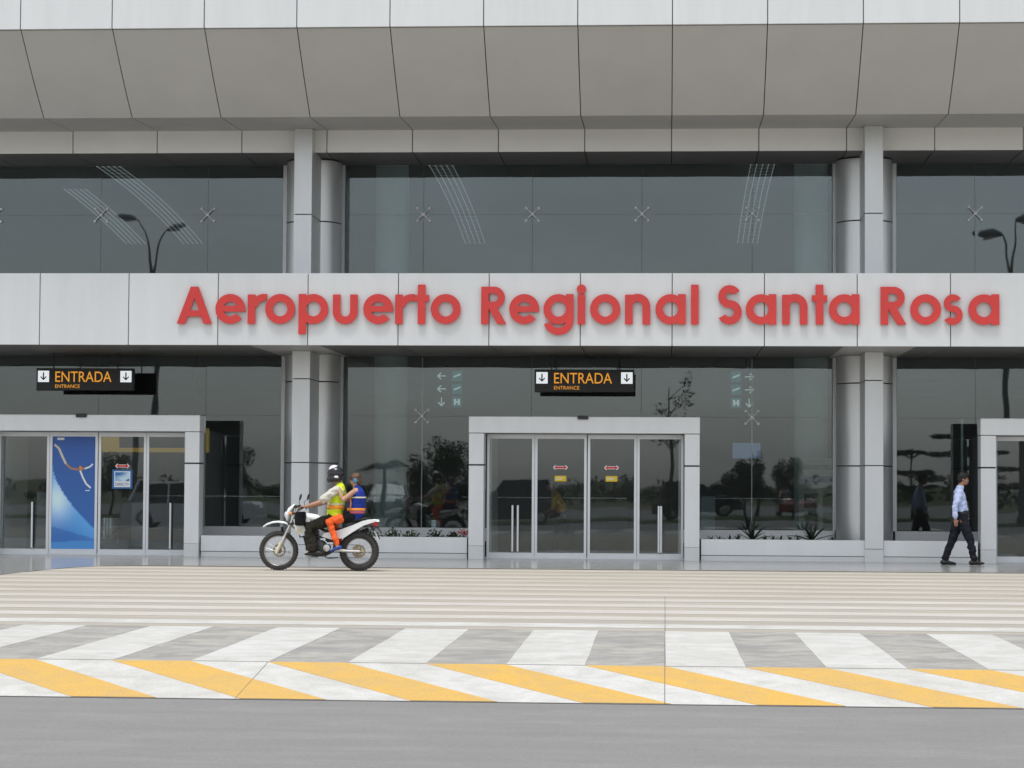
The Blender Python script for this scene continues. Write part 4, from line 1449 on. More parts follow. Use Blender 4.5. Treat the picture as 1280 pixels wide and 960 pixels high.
MB().loft([(0.012, 0, 1.000, 0.184, 0.142), (0.012, 0, 1.022, 0.184, 0.142)], n=24).build('belt', 'shoe_black', man, smooth=True)
for hl, to in (((-0.375, 0.10, 0.0), (-0.09, 0.10, 0.0)), ((0.155, -0.10, 0.0), (0.43, -0.10, 0.015))):
    q = MB()
    shoe(q, hl, to)
    q.build('shoe', 'shoe_black', man, smooth=True)
q = MB()
q.ball(P(-0.020, 0, 0.045), (0.112, 0.092, 0.098), rot=hr)
q.ball(P(0.045, 0, 0.085), (0.056, 0.068, 0.044), rot=hr)
for s_ in (-1, 1):
    q.ball(P(0.0, s_ * 0.068, 0.02), (0.035, 0.022, 0.04), rot=hr)
q.ball(P(-0.062, 0, -0.010), (0.062, 0.082, 0.078), rot=hr)
link('hair', skin_mesh(q, 'hair', 0.008, 0.006, 2), 'hair_black', man)

# ------------------------------------------------------------------ traveller inside the middle doors
tr = tag(empty('person', (-2.22, 49.9, 0.014), R(180)), 'person in yellow top and dark trousers walking inside the middle doors', 'person')
b = MB()
P, hr = add_head(b, (0.30, 0, 1.50), (1, 0, -0.25), 1.0)
b.loft([(0.20, 0, 1.33, 0.06, 0.058), (0.26, 0, 1.42, 0.053, 0.055)])
b.loft([(0.0, 0, 0.86, 0.15, 0.105), (0.06, 0, 1.02, 0.13, 0.10), (0.15, 0, 1.22, 0.16, 0.11), (0.19, 0, 1.31, 0.14, 0.085)])
arms = {-1: [(0.18, -0.19, 1.30), (0.14, -0.24, 1.02), (0.28, -0.22, 0.86)], 1: [(0.18, 0.19, 1.30), (0.20, 0.24, 1.02), (0.36, 0.2, 0.92)]}
for s_, (a0, a1, a2) in arms.items():
    b.loft([(*a0, 0.046), (*a1, 0.038), (*a2, 0.027)])
    add_hand(b, a2, Vector(a2) - Vector(a1), (0, -s_, 0), (0, 0, 1), 0.6)
legs = {-1: [(0.0, -0.09, 0.86), (0.13, -0.10, 0.46), (0.22, -0.10, 0.10)], 1: [(-0.02, 0.09, 0.86), (-0.12, 0.10, 0.45), (-0.30, 0.10, 0.13)]}
for s_, (a0, a1, a2) in legs.items():
    b.loft([(*a0, 0.08), (*a1, 0.052), (*a2, 0.04)])
link('body', skin_mesh(b, 'body', 0.010), 'skin', tr)
c = MB()
c.loft([(0.03, 0, 0.93, 0.165, 0.125), (0.08, 0, 1.08, 0.165, 0.125), (0.15, 0, 1.22, 0.18, 0.125), (0.185, 0, 1.315, 0.15, 0.09)])
for s_, (a0, a1, a2) in arms.items():
    c.loft([(a0[0], a0[1] * 0.85, a0[2], 0.068), (*a1, 0.056), (*Vector(a1).lerp(Vector(a2), 0.2), 0.05)])
link('shirt', skin_mesh(c, 'shirt', 0.013, 0.008, 3), 'cloth_yellow', tr)
c = MB()
c.loft([(0.04, 0, 0.96, 0.155, 0.115), (-0.005, 0, 0.85, 0.165, 0.125)])
for s_, (a0, a1, a2) in legs.items():
    c.loft([(a0[0], a0[1] * 0.85, a0[2], 0.092, 0.108), (*a1, 0.072, 0.078), (*a2, 0.06, 0.064)])
link('trousers', skin_mesh(c, 'trousers', 0.013, 0.008, 3), 'cloth_black', tr)
for hl, to in (((-0.36, 0.10, 0.05), (-0.14, 0.10, 0.0)), ((0.15, -0.10, 0.0), (0.42, -0.10, 0.01))):
    q = MB()
    shoe(q, hl, to)
    q.build('shoe', 'shoe_black', tr, smooth=True)
q = MB()
q.ball(P(-0.018, 0, 0.04), (0.104, 0.086, 0.088), rot=hr)
q.ball(P(-0.058, 0, -0.015), (0.055, 0.076, 0.07), rot=hr)
link('hair', skin_mesh(q, 'hair', 0.009, 0.006, 2), 'hair_black', tr)

# ------------------------------------------------------------------ trail motorcycle (local x forwards, seen from its left side)
BX, BY = -6.065, 39.85
bike = tag(empty('motorcycle', (BX, BY, 0.004), R(180)), 'white trail motorcycle with spoked wheels crossing the forecourt', 'motorcycle')


def bp(mb, name, material, parent=None, smooth='auto'):
    return mb.build(name, material, parent or bike, smooth=smooth)


def wheel(cx, cz, Rr, tw, front):
    w = empty('wheel', (cx, 0, cz), 0, bike)
    prof = []
    for i in range(14):
        a = 2 * math.pi * i / 14
        prof.append((Rr - tw * 0.52 + math.cos(a) * tw * 0.52, math.sin(a) * tw * 0.5))
    MB().lathe(prof, ax='y', n=48, closed=True).build('tyre', 'tyre_grey', w, smooth=True)
    kn = MB()
    for i in range(40):
        for row in (-1, 0, 1):
            a = 2 * math.pi * (i + (0.5 if row == 0 else 0)) / 40
            rr = Rr - (0.010 if row else -0.001)
            ca, sa = math.cos(a), math.sin(a)
            u_, r_ = Vector((-sa, 0, ca)), Vector((ca, 0, sa))
            y = row * tw * 0.33
            c_ = r_ * rr + Vector((0, y, 0))
            e = 0.013
            vs = []
            for dr in (-0.012, 0.007):
                for du, dy in ((-e, -tw * 0.12), (e, -tw * 0.12), (e, tw * 0.12), (-e, tw * 0.12)):
                    vs.append(c_ + r_ * dr + u_ * du + Vector((0, dy, 0)))
            kn.add(vs, [(0, 1, 2, 3), (4, 7, 6, 5), (0, 4, 5, 1), (1, 5, 6, 2), (2, 6, 7, 3), (3, 7, 4, 0)])
    kn.build('tread', 'tyre_grey', w)
    ri = Rr - tw * 1.0
    MB().lathe([(ri, -tw * 0.30), (ri - 0.012, -tw * 0.16), (ri - 0.016, 0), (ri - 0.012, tw * 0.16), (ri, tw * 0.30), (ri + 0.012, 0)], ax='y', n=48, closed=True).build('rim', 'metal_alu', w, smooth='auto')
    hub = MB().lathe([(0.022, -0.075), (0.045, -0.07), (0.05, -0.045), (0.028, -0.03), (0.028, 0.03), (0.05, 0.045), (0.045, 0.07), (0.022, 0.075)], ax='y', n=20)
    hub.build('hub', 'metal_gold', w, smooth='auto')
    sp_ = MB()
    for i in range(32):
        a = 2 * math.pi * i / 32
        sgn = 1 if i % 2 else -1
        a2 = a + (0.28 if (i // 2) % 2 else -0.28)
        sp_.tube([(0.045 * math.cos(a2), sgn * 0.045, 0.045 * math.sin(a2)), ((ri - 0.004) * math.cos(a), sgn * 0.006, (ri - 0.004) * math.sin(a))], 0.0022, 4)
    sp_.build('spokes', 'metal_alu', w)
    rd = 0.115 if front else 0.095
    dk = MB()
    dk.arc((0, 0), rd, rd - 0.03, 0, 360, -0.066 if front else -0.06, -0.062 if front else -0.056, 28)
    dk.build('brake_disc', 'metal_gold' if front else 'steel', w)
    if not front:
        sk = MB()
        sk.arc((0, 0), 0.118, 0.085, 0, 360, 0.074, 0.080, 36)
        for i in range(6):
            a = math.pi * i / 3
            sk.tube([(0.03 * math.cos(a), 0.077, 0.03 * math.sin(a)), (0.09 * math.cos(a), 0.077, 0.09 * math.sin(a))], 0.009, 5)
        sk.build('sprocket', 'metal_gold', w)
    return w


wheel(0.715, 0.345, 0.342, 0.080, True)
wheel(-0.710, 0.345, 0.345, 0.112, False)

# fork
for s_ in (-1, 1):
    bp(MB().tube([(0.735, s_ * 0.095, 0.315), (0.60, s_ * 0.095, 0.60)], [0.027, 0.029], 12).tube([(0.60, s_ * 0.095, 0.60), (0.375, s_ * 0.095, 1.08)], 0.020, 12), 'fork_leg', 'metal_alu')
    bp(MB().tube([(0.655, s_ * 0.112, 0.50), (0.745, s_ * 0.112, 0.30)], [0.030, 0.022], 8), 'fork_guard', 'strip_silver')
bp(MB().bbox(0.36, 0.46, -0.12, 0.12, 0.98, 1.02, 0.01).bbox(0.44, 0.54, -0.12, 0.12, 0.80, 0.84, 0.01), 'fork_clamp', 'metal_engine')
# front mudguard: high white beak
prof = [(1.00, 0.765), (0.93, 0.815), (0.83, 0.850), (0.72, 0.862), (0.60, 0.845), (0.50, 0.80), (0.44, 0.75)]
vs, fs = [], []
wid = [0.030, 0.055, 0.068, 0.072, 0.070, 0.060, 0.05]
for (x, z), w_ in zip(prof, wid):
    vs += [(x, -w_, z - 0.028), (x, -w_ * 0.7, z), (x, 0, z + 0.010), (x, w_ * 0.7, z), (x, w_, z - 0.028), (x, w_ * 0.6, z - 0.016), (x, 0, z - 0.006), (x, -w_ * 0.6, z - 0.016)]
for i in range(len(prof) - 1):
    for j in range(8):
        fs.append((8 * i + j, 8 * i + (j + 1) % 8, 8 * i + 8 + (j + 1) % 8, 8 * i + 8 + j))
fs += [tuple(range(8)), tuple(range(8 * len(prof) - 1, 8 * len(prof) - 9, -1))]
bp(MB().add(vs, fs), 'front_mudguard', 'paint_bike_white', smooth=True)
# headlamp cowl
q = MB().loft([(0.555, 0, 0.89, 0.085, 0.035), (0.55, 0, 0.98, 0.105, 0.055), (0.51, 0, 1.07, 0.095, 0.05), (0.44, 0, 1.15, 0.06, 0.022)])
hc = bp(q, 'headlamp_cowl', 'paint_bike_white', smooth=True)
bp(MB().ball((0.592, 0, 0.975), (0.030, 0.072, 0.058)), 'headlamp', 'glass_clear_lamp', hc, smooth=True)
for s_ in (-1, 1):
    sg = bp(MB().tube([(0.47, s_ * 0.09, 1.00), (0.47, s_ * 0.17, 1.00)], 0.008, 6), 'indicator', 'plastic_black')
    bp(MB().ball((0.475, s_ * 0.195, 1.00), (0.030, 0.035, 0.025)), 'indicator_lens', 'lamp_amber', sg, smooth=True)
# handlebar, grips, levers, mirrors
bp(MB().tube([(0.25, -0.40, 1.10), (0.29, -0.24, 1.115), (0.36, -0.08, 1.06), (0.36, 0.08, 1.06), (0.29, 0.24, 1.115), (0.25, 0.40, 1.10)], 0.011, 8), 'handlebar', 'plastic_black')
for s_ in (-1, 1):
    bp(MB().tube([(0.250, s_ * 0.405, 1.10), (0.272, s_ * 0.29, 1.108)], 0.018, 10), 'grip', 'rubber_black')
    bp(MB().tube([(0.33, s_ * 0.26, 1.11), (0.34, s_ * 0.33, 1.105), (0.325, s_ * 0.40, 1.10)], 0.007, 6), 'lever', 'metal_alu')
    x_ = 0.30 if s_ > 0 else 0.26
    mr_ = bp(MB().tube([(0.30, s_ * 0.26, 1.11), (0.32, s_ * 0.28, 1.20), (x_, s_ * 0.30, 1.25)], 0.006, 6), 'mirror_stalk', 'plastic_black')
    bp(MB().ball((x_ - 0.01, s_ * 0.31, 1.29), (0.020, 0.045, 0.062), rot=Matrix.Rotation(R(-14), 3, 'Y')), 'mirror', 'plastic_black', mr_, smooth=True)
bp(MB().bbox(0.33, 0.45, -0.06, 0.06, 1.09, 1.15, 0.012), 'instrument_panel', 'plastic_black')
bp(MB().tube([(0.30, 0.24, 1.10), (0.42, 0.16, 1.12), (0.46, 0.10, 0.98), (0.40, 0.06, 0.82)], 0.006, 6).tube([(0.30, -0.24, 1.10), (0.44, -0.14, 1.10), (0.47, -0.08, 0.95), (0.60, -0.10, 0.60), (0.70, -0.08, 0.40)], 0.006, 6), 'cable', 'rubber_black')
bp(MB().bbox(-0.30, -0.12, -0.10, 0.10, 0.50, 0.72, 0.03), 'air_box', 'plastic_black')
bp(MB().tube([(0.10, 0.08, 0.62), (0.0, 0.11, 0.58), (-0.12, 0.10, 0.60)], 0.024, 8), 'carburettor', 'metal_engine')
bp(MB().tube([(0.14, 0.13, 0.33), (0.24, 0.15, 0.31), (0.25, 0.19, 0.31)], 0.008, 6), 'gear_lever', 'metal_alu')
bp(MB().bbox(0.215, 0.395, 0.10, 0.30, 0.79, 1.035, 0.025), 'saddle_bag', 'cloth_black')
# frame tubes
fr = MB()
fr.tube([(0.40, 0, 1.0), (0.30, 0, 0.72), (0.22, 0, 0.40), (0.12, 0, 0.27)], 0.020, 8)
for s_ in (-1, 1):
    fr.tube([(0.40, s_ * 0.02, 0.97), (0.05, s_ * 0.09, 0.78), (-0.28, s_ * 0.11, 0.60), (-0.28, s_ * 0.11, 0.36)], 0.017, 8)
    fr.tube([(0.12, s_ * 0.06, 0.27), (-0.10, s_ * 0.10, 0.26), (-0.28, s_ * 0.11, 0.36)], 0.015, 8)
    fr.tube([(-0.20, s_ * 0.10, 0.70), (-0.55, s_ * 0.11, 0.78), (-0.95, s_ * 0.08, 0.86)], 0.013, 8)
bp(fr, 'frame', 'plastic_black')
# tank and shrouds
bp(MB().loft([(0.34, 0, 0.915, 0.075, 0.05), (0.22, 0, 0.93, 0.13, 0.085), (0.06, 0, 0.905, 0.135, 0.085), (-0.10, 0, 0.855, 0.09, 0.05)], n=18), 'fuel_tank', 'paint_bike_white', smooth=True)
for s_ in (-1, 1):
    pts = [(0.44, 0.90), (0.40, 0.74), (0.30, 0.60), (0.22, 0.62), (0.10, 0.80), (0.16, 0.92)]
    q = MB().prism(pts, 0.145, 0.165)
    q.v = [(x, s_ * y, z) for x, y, z in q.v]
    bp(q, 'tank_shroud', 'paint_bike_white')
    bp(MB().bbox(0.27, 0.385, s_ * 0.15 - 0.018, s_ * 0.15 + 0.018, 0.65, 0.745, 0.01), 'radiator_guard', 'strip_silver')
bp(MB().bbox(0.26, 0.34, -0.12, 0.12, 0.58, 0.82, 0.01), 'radiator', 'metal_engine')
# seat and tail
bp(MB().loft([(0.06, 0, 0.90, 0.075, 0.045), (-0.12, 0, 0.865, 0.10, 0.05), (-0.40, 0, 0.875, 0.125, 0.05), (-0.70, 0, 0.90, 0.115, 0.045), (-0.84, 0, 0.915, 0.09, 0.03)], n=18), 'seat', 'seat_vinyl', smooth=True)
for s_ in (-1, 1):
    pts = [(-0.06, 0.60), (-0.10, 0.66), (-0.35, 0.71), (-0.60, 0.80), (-0.80, 0.885), (-1.03, 0.905), (-1.02, 0.870), (-0.80, 0.80), (-0.62, 0.69), (-0.45, 0.575), (-0.25, 0.545)]
    q = MB().prism(pts, 0.115, 0.135)
    q.v = [(x, s_ * y, z) for x, y, z in q.v]
    bp(q, 'side_panel', 'paint_bike_white')
prof = [(-0.72, 0.85), (-0.86, 0.885), (-1.00, 0.895), (-1.06, 0.885)]
vs, fs = [], []
for (x, z) in prof:
    vs += [(x, -0.11, z - 0.02), (x, -0.08, z + 0.012), (x, 0.08, z + 0.012), (x, 0.11, z - 0.02), (x, 0.08, z - 0.03), (x, -0.08, z - 0.03)]
for i in range(len(prof) - 1):
    for j in range(6):
        fs.append((6 * i + j, 6 * i + (j + 1) % 6, 6 * i + 6 + (j + 1) % 6, 6 * i + 6 + j))
fs += [tuple(range(6)), tuple(range(6 * len(prof) - 1, 6 * len(prof) - 7, -1))]
bp(MB().add(vs, fs), 'tail_cowl', 'paint_bike_white')
bp(MB().bbox(-1.035, -0.915, -0.065, 0.115, 0.785, 0.855, 0.02), 'tail_lamp', 'lamp_red')
bp(MB().bbox(-0.99, -0.93, -0.12, 0.138, 0.79, 0.825, 0.008), 'tail_bracket', 'plastic_black')
# rear inner mudguard and number plate
vs, fs = [], []
for i in range(10):
    a = R(50 + 88 * i / 9)
    x, z = -0.71 - 0.0 + 0.41 * math.cos(math.pi - a + R(30)), 0.345 + 0.43 * math.sin(a - R(0))
    vs += [(x, -0.075, z), (x, 0.075, z), (x, 0.075, z + 0.008), (x, -0.075, z + 0.008)]
for i in range(9):
    for j in range(4):
        fs.append((4 * i + j, 4 * i + (j + 1) % 4, 4 * i + 4 + (j + 1) % 4, 4 * i + 4 + j))
bp(MB().add(vs, fs), 'rear_mudguard', 'plastic_black')
q = MB().add([(-0.90, -0.07, 0.80), (-0.90, 0.07, 0.80), (-1.055, 0.07, 0.56), (-1.055, -0.07, 0.56), (-0.915, -0.07, 0.805), (-0.915, 0.07, 0.805), (-1.07, 0.07, 0.565), (-1.07, -0.07, 0.565)],
             [(0, 1, 2, 3), (4, 7, 6, 5), (0, 4, 5, 1), (1, 5, 6, 2), (2, 6, 7, 3), (3, 7, 4, 0)])
pb = bp(q, 'plate_bracket', 'plastic_black')
q = MB().add([(-0.975, -0.09, 0.70), (-0.975, 0.09, 0.70), (-1.062, 0.09, 0.545), (-1.062, -0.09, 0.545), (-0.985, -0.09, 0.705), (-0.985, 0.09, 0.705), (-1.073, 0.09, 0.55), (-1.073, -0.09, 0.55)],
             [(0, 1, 2, 3), (4, 7, 6, 5), (0, 4, 5, 1), (1, 5, 6, 2), (2, 6, 7, 3), (3, 7, 4, 0)])
bp(q, 'number_plate', 'helmet_white', pb)
# engine
en = bp(MB().lathe([(0.10, -0.12), (0.14, -0.10), (0.14, 0.10), (0.10, 0.125)], (0.0, 0, 0.40), 'y', 20).bbox(-0.20, 0.08, -0.11, 0.11, 0.30, 0.46, 0.03), 'engine', 'metal_engine')
q = MB()
for i in range(6):
    q.bbox(-0.005, 0.155, -0.085, 0.085, 0.535 + 0.030 * i, 0.548 + 0.030 * i, 0.004)
q.bbox(0.02, 0.13, -0.07, 0.07, 0.50, 0.74, 0.01)
bp(q, 'cylinder_fins', 'metal_engine', en)
bp(MB().lathe([(0.06, 0.125), (0.07, 0.135), (0.05, 0.145)], (0.09, 0, 0.37), 'y', 18), 'engine_cover', 'strip_silver', en)
bp(MB().lathe([(0.05, 0.126), (0.06, 0.132), (0.03, 0.140)], (-0.15, 0, 0.40), 'y', 18), 'sprocket_cover', 'metal_alu', en)
bp(MB().tube([(0.16, -0.06, 0.68), (0.25, -0.08, 0.60), (0.20, -0.12, 0.36), (-0.05, -0.15, 0.31), (-0.35, -0.16, 0.42)], 0.022, 10).tube([(-0.35, -0.16, 0.42), (-0.45, -0.165, 0.55), (-0.85, -0.165, 0.72)], [0.03, 0.05, 0.045], 12), 'exhaust', 'metal_engine')
bp(MB().bbox(0.02, 0.22, -0.09, 0.09, 0.225, 0.25, 0.008), 'bash_plate', 'metal_alu')
# swing arm, chain, shock, pegs, stand
for s_ in (-1, 1):
    bp(MB().tube([(-0.22, s_ * 0.10, 0.375), (-0.50, s_ * 0.105, 0.352), (-0.74, s_ * 0.105, 0.345)], [0.030, 0.028, 0.022], 8), 'swing_arm', 'metal_alu')
    bp(MB().tube([(0.02, s_ * 0.12, 0.285), (0.02, s_ * 0.24, 0.285)], 0.014, 8), 'foot_peg', 'metal_alu')
    bp(MB().tube([(-0.30, s_ * 0.12, 0.42), (-0.33, s_ * 0.24, 0.41)], 0.012, 8), 'pillion_peg', 'metal_alu')
bp(MB().box(-0.71, -0.13, 0.074, 0.082, 0.455, 0.463).box(-0.71, -0.13, 0.074, 0.082, 0.232, 0.240), 'chain', 'metal_engine')
q = MB()
pts = []
for i in range(60):
    a = 2 * math.pi * i * 7 / 60
    t = i / 59
    pts.append((-0.27 - 0.06 * t + 0.03 * math.cos(a), 0.03 * math.sin(a), 0.42 + 0.30 * t))
q.tube(pts, 0.006, 5)
bp(q, 'shock_spring', 'lamp_red')
bp(MB().tube([(-0.05, 0.13, 0.28), (-0.20, 0.17, 0.22), (-0.36, 0.18, 0.24)], 0.011, 6), 'side_stand', 'plastic_black')

# ------------------------------------------------------------------ rider
rid = tag(empty('person', (BX, BY, 0.004), R(180)), 'motorcycle rider in black helmet and yellow safety vest holding the handlebar', 'person')
b = MB()
P, hr = add_head(b, (-0.265, 0, 1.665), (1, 0, -0.10), 1.0)
b.loft([(-0.345, 0, 1.49, 0.06, 0.06), (-0.30, 0, 1.58, 0.055, 0.058)])
b.loft([(-0.27, 0, 0.94, 0.15, 0.11), (-0.28, 0, 1.08, 0.135, 0.10), (-0.33, 0, 1.30, 0.165, 0.115), (-0.35, 0, 1.43, 0.155, 0.09)])
arms = {1: [(-0.31, 0.20, 1.42), (-0.06, 0.30, 1.20), (0.185, 0.345, 1.125)], -1: [(-0.31, -0.20, 1.42), (-0.06, -0.30, 1.20), (0.185, -0.345, 1.125)]}
for s_, (a0, a1, a2) in arms.items():
    b.loft([(*a0, 0.052), (*a1, 0.044), (*Vector(a1).lerp(Vector(a2), 0.35), 0.043), (*a2, 0.030)])
    add_hand(b, a2, (1, 0, -0.02), (0, 0, -1), (0, -s_, 0), 1.0)
legs = {1: [(-0.245, 0.10, 0.92), (0.135, 0.20, 0.76), (0.035, 0.215, 0.33)], -1: [(-0.245, -0.10, 0.92), (0.135, -0.20, 0.76), (0.035, -0.215, 0.33)]}
for s_, (a0, a1, a2) in legs.items():
    b.loft([(*a0, 0.068), (*a1, 0.042), (a2[0] + 0.02, a2[1], a2[2], 0.036)])
link('body', skin_mesh(b, 'body', 0.009), 'skin', rid)
eyes(P, rid)
c = MB()
c.loft([(-0.27, 0, 1.0, 0.16, 0.12), (-0.30, 0, 1.2, 0.165, 0.125), (-0.345, 0, 1.42, 0.165, 0.095), (-0.335, 0, 1.49, 0.085, 0.07)])
for s_, (a0, a1, a2) in arms.items():
    c.loft([(a0[0] - 0.01, a0[1] * 0.85, a0[2], 0.082), (*Vector(a0).lerp(Vector(a1), 0.45), 0.076), (*Vector(a0).lerp(Vector(a1), 0.86), 0.066)])
link('shirt', skin_mesh(c, 'shirt', 0.012, 0.018, 2), 'cloth_beige', rid)
c = MB()
c.loft([(-0.27, 0, 0.955, 0.180, 0.140), (-0.275, 0, 1.05, 0.178, 0.140), (-0.305, 0, 1.20, 0.183, 0.145), (-0.335, 0, 1.34, 0.188, 0.135), (-0.36, 0, 1.43, 0.158, 0.10), (-0.355, 0, 1.485, 0.11, 0.082)], n=24)
vest = link('safety_vest', skin_mesh(c, 'safety_vest', 0.012, 0.018, 2, 5), 'cloth_hivis', rid)


def band(z0, z1, prof_, material, parent, grow=0.010, n=28):
    """reflective strip wrapped round the trunk between two heights"""
    def at_(z):
        for p0, p1 in zip(prof_[:-1], prof_[1:]):
            if p0[2] <= z <= p1[2]:
                t = (z - p0[2]) / (p1[2] - p0[2])
                return [p0[i] * (1 - t) + p1[i] * t for i in range(5)]
        return prof_[-1]
    vs, fs = [], []
    for z in (z0, z1):
        p = at_(z)
        for dr in (grow, grow - 0.008):
            for j in range(n):
                a = 2 * math.pi * j / n
                vs.append((p[0] + (p[4] + dr) * math.cos(a), p[1] + (p[3] + dr) * math.sin(a), z))
    for j in range(n):
        k = (j + 1) % n
        fs += [(j, k, 2 * n + k, 2 * n + j), (n + j, 3 * n + j, 3 * n + k, n + k), (j, n + j, n + k, k), (2 * n + j, 2 * n + k, 3 * n + k, 3 * n + j)]
    return MB().add(vs, fs).build('reflective_band', material, parent, smooth=True)


VP = [(-0.27, 0, 0.955, 0.180, 0.140), (-0.275, 0, 1.05, 0.178, 0.140), (-0.305, 0, 1.20, 0.183, 0.145), (-0.335, 0, 1.34, 0.188, 0.135)]
band(1.085, 1.145, VP, 'strip_orange', vest, 0.013)
band(1.155, 1.185, VP, 'strip_silver', vest, 0.012)
for s_ in (-1, 1):
    MB().tube([(-0.20, s_ * 0.155, 1.16), (-0.215, s_ * 0.165, 1.32), (-0.29, s_ * 0.15, 1.455), (-0.385, s_ * 0.14, 1.46), (-0.46, s_ * 0.13, 1.34)], 0.017, 8).build('shoulder_strip', 'strip_silver', vest, smooth=True)
c = MB()
c.loft([(-0.255, 0, 1.00, 0.165, 0.125), (-0.27, 0, 0.93, 0.172, 0.135)])
for s_, (a0, a1, a2) in legs.items():
    c.loft([(a0[0], a0[1] * 0.85, a0[2], 0.098, 0.105), (*Vector(a0).lerp(Vector(a1), 0.5), 0.094, 0.10), (a1[0] + 0.02, a1[1], a1[2] + 0.01, 0.084, 0.090), (a1[0] + 0.0, a1[1], a1[2] - 0.16, 0.084, 0.100), (a2[0] + 0.05, a2[1], a2[2] + 0.06, 0.082, 0.110)])
link('trousers', skin_mesh(c, 'trousers', 0.012, 0.022, 2, 9), 'cloth_olive', rid)
for s_ in (-1, 1):
    q = MB()
    shoe(q, (-0.085, s_ * 0.215, 0.255), (0.215, s_ * 0.215, 0.27), 0.05, 0.10)
    q.build('boot', 'shoe_black', rid, smooth=True)
# helmet: shell with open face, chin bar, visor and pale crest
hc_ = Vector((-0.275, 0, 1.690))
HS = 1.0
q = MB()
q.ball(hc_ + Vector((-0.012, 0, 0.012)), (0.150, 0.128, 0.138), 20, 12)
q.loft([(-0.36, 0, 1.61, 0.110, 0.05), (-0.27, 0, 1.595, 0.115, 0.045)])
he = link('helmet', skin_mesh(q, 'helmet', 0.010, 0, 4), 'helmet_black', rid)
q = MB()
for s_ in (-1, 1):
    q.loft([(-0.30, s_ * 0.112, 1.612, 0.022, 0.055), (-0.215, s_ * 0.098, 1.606, 0.028, 0.058), (-0.165, s_ * 0.05, 1.600, 0.028, 0.056)], side=(0, 1, 0))
q.loft([(-0.172, -0.055, 1.602, 0.030, 0.056), (-0.155, 0, 1.600, 0.030, 0.056), (-0.172, 0.055, 1.602, 0.030, 0.056)], side=(1, 0, 0))
link('chin_bar', skin_mesh(q, 'chin_bar', 0.008, 0, 3), 'helmet_black', he)
q = MB()
q.ball(hc_ + Vector((0.020, 0, 0.085)), (0.098, 0.085, 0.082), 18, 10)
link('crest', skin_mesh(q, 'crest', 0.008, 0, 3), 'helmet_white', he)
MB().ball(hc_ + Vector((0.030, 0, -0.005)), (0.110, 0.112, 0.075), 18, 8).build('visor', 'car_glass', he, smooth=True)
for s_ in (-1, 1):
    MB().bbox(-0.345, -0.275, s_ * 0.124 - 0.01, s_ * 0.124 + 0.01, 1.625, 1.665, 0.008).build('helmet_badge', 'helmet_white', he)

# ------------------------------------------------------------------ passenger
pas = tag(empty('person', (BX, BY, 0.004), R(180)), 'motorcycle passenger in blue vest and orange trousers holding on to the rider', 'person')
b = MB()
P, hr = add_head(b, (-0.625, 0, 1.60), (1, 0, -0.12), 0.90)
b.loft([(-0.64, 0, 1.44, 0.05, 0.05), (-0.63, 0, 1.53, 0.046, 0.048)])
b.loft([(-0.60, 0, 0.97, 0.135, 0.105), (-0.62, 0, 1.12, 0.12, 0.09), (-0.65, 0, 1.30, 0.14, 0.10), (-0.655, 0, 1.41, 0.13, 0.078)])
arms = {1: [(-0.62, 0.165, 1.385), (-0.435, 0.245, 1.235), (-0.385, 0.225, 1.385)], -1: [(-0.62, -0.165, 1.385), (-0.435, -0.245, 1.235), (-0.385, -0.225, 1.385)]}
for s_, (a0, a1, a2) in arms.items():
    b.loft([(*a0, 0.046), (*a1, 0.040), (*Vector(a1).lerp(Vector(a2), 0.4), 0.036), (*a2, 0.026)])
    add_hand(b, a2, (0.35, -s_ * 0.3, 0.8), (0.5, -s_, -0.3), (0.6, 0, 0.3), 0.7, 0.9)
legs = {1: [(-0.55, 0.10, 0.95), (-0.205, 0.225, 0.875), (-0.355, 0.235, 0.46)], -1: [(-0.55, -0.10, 0.95), (-0.205, -0.225, 0.875), (-0.355, -0.235, 0.46)]}
for s_, (a0, a1, a2) in legs.items():
    b.loft([(*a0, 0.060), (*a1, 0.036), (*a2, 0.030), (a2[0] + 0.0, a2[1], a2[2] - 0.05, 0.032)])
link('body', skin_mesh(b, 'body', 0.009), 'skin_light', pas)
eyes(P, pas, 0.9)
c = MB()
PV = [(-0.635, 0, 0.99, 0.155, 0.150), (-0.655, 0, 1.12, 0.152, 0.148), (-0.675, 0, 1.30, 0.154, 0.142), (-0.68, 0, 1.395, 0.130, 0.108), (-0.66, 0, 1.455, 0.075, 0.066)]
c.loft(PV, n=24)
tv = link('vest', skin_mesh(c, 'vest', 0.011, 0.014, 2, 2), 'cloth_blue', pas)
band(1.055, 1.100, PV, 'strip_orange', tv, 0.012)
band(1.005, 1.045, PV, 'cloth_pink', tv, 0.012)
band(1.275, 1.300, PV, 'strip_silver', tv, 0.010)
MB().tube([(-0.56, 0.128, 1.30), (-0.575, 0.138, 1.18), (-0.56, 0.136, 1.08)], 0.013, 8).build('shoulder_strip', 'strip_orange', tv, smooth=True)
c = MB()
c.loft([(-0.585, 0, 1.02, 0.15, 0.12), (-0.59, 0, 0.955, 0.165, 0.135)])
for s_, (a0, a1, a2) in legs.items():
    c.loft([(a0[0] - 0.03, a0[1] * 0.9, a0[2], 0.085, 0.085), (*Vector(a0).lerp(Vector(a1), 0.22), 0.086, 0.088)])
link('shorts', skin_mesh(c, 'shorts', 0.012, 0.008, 3), 'cloth_black', pas)
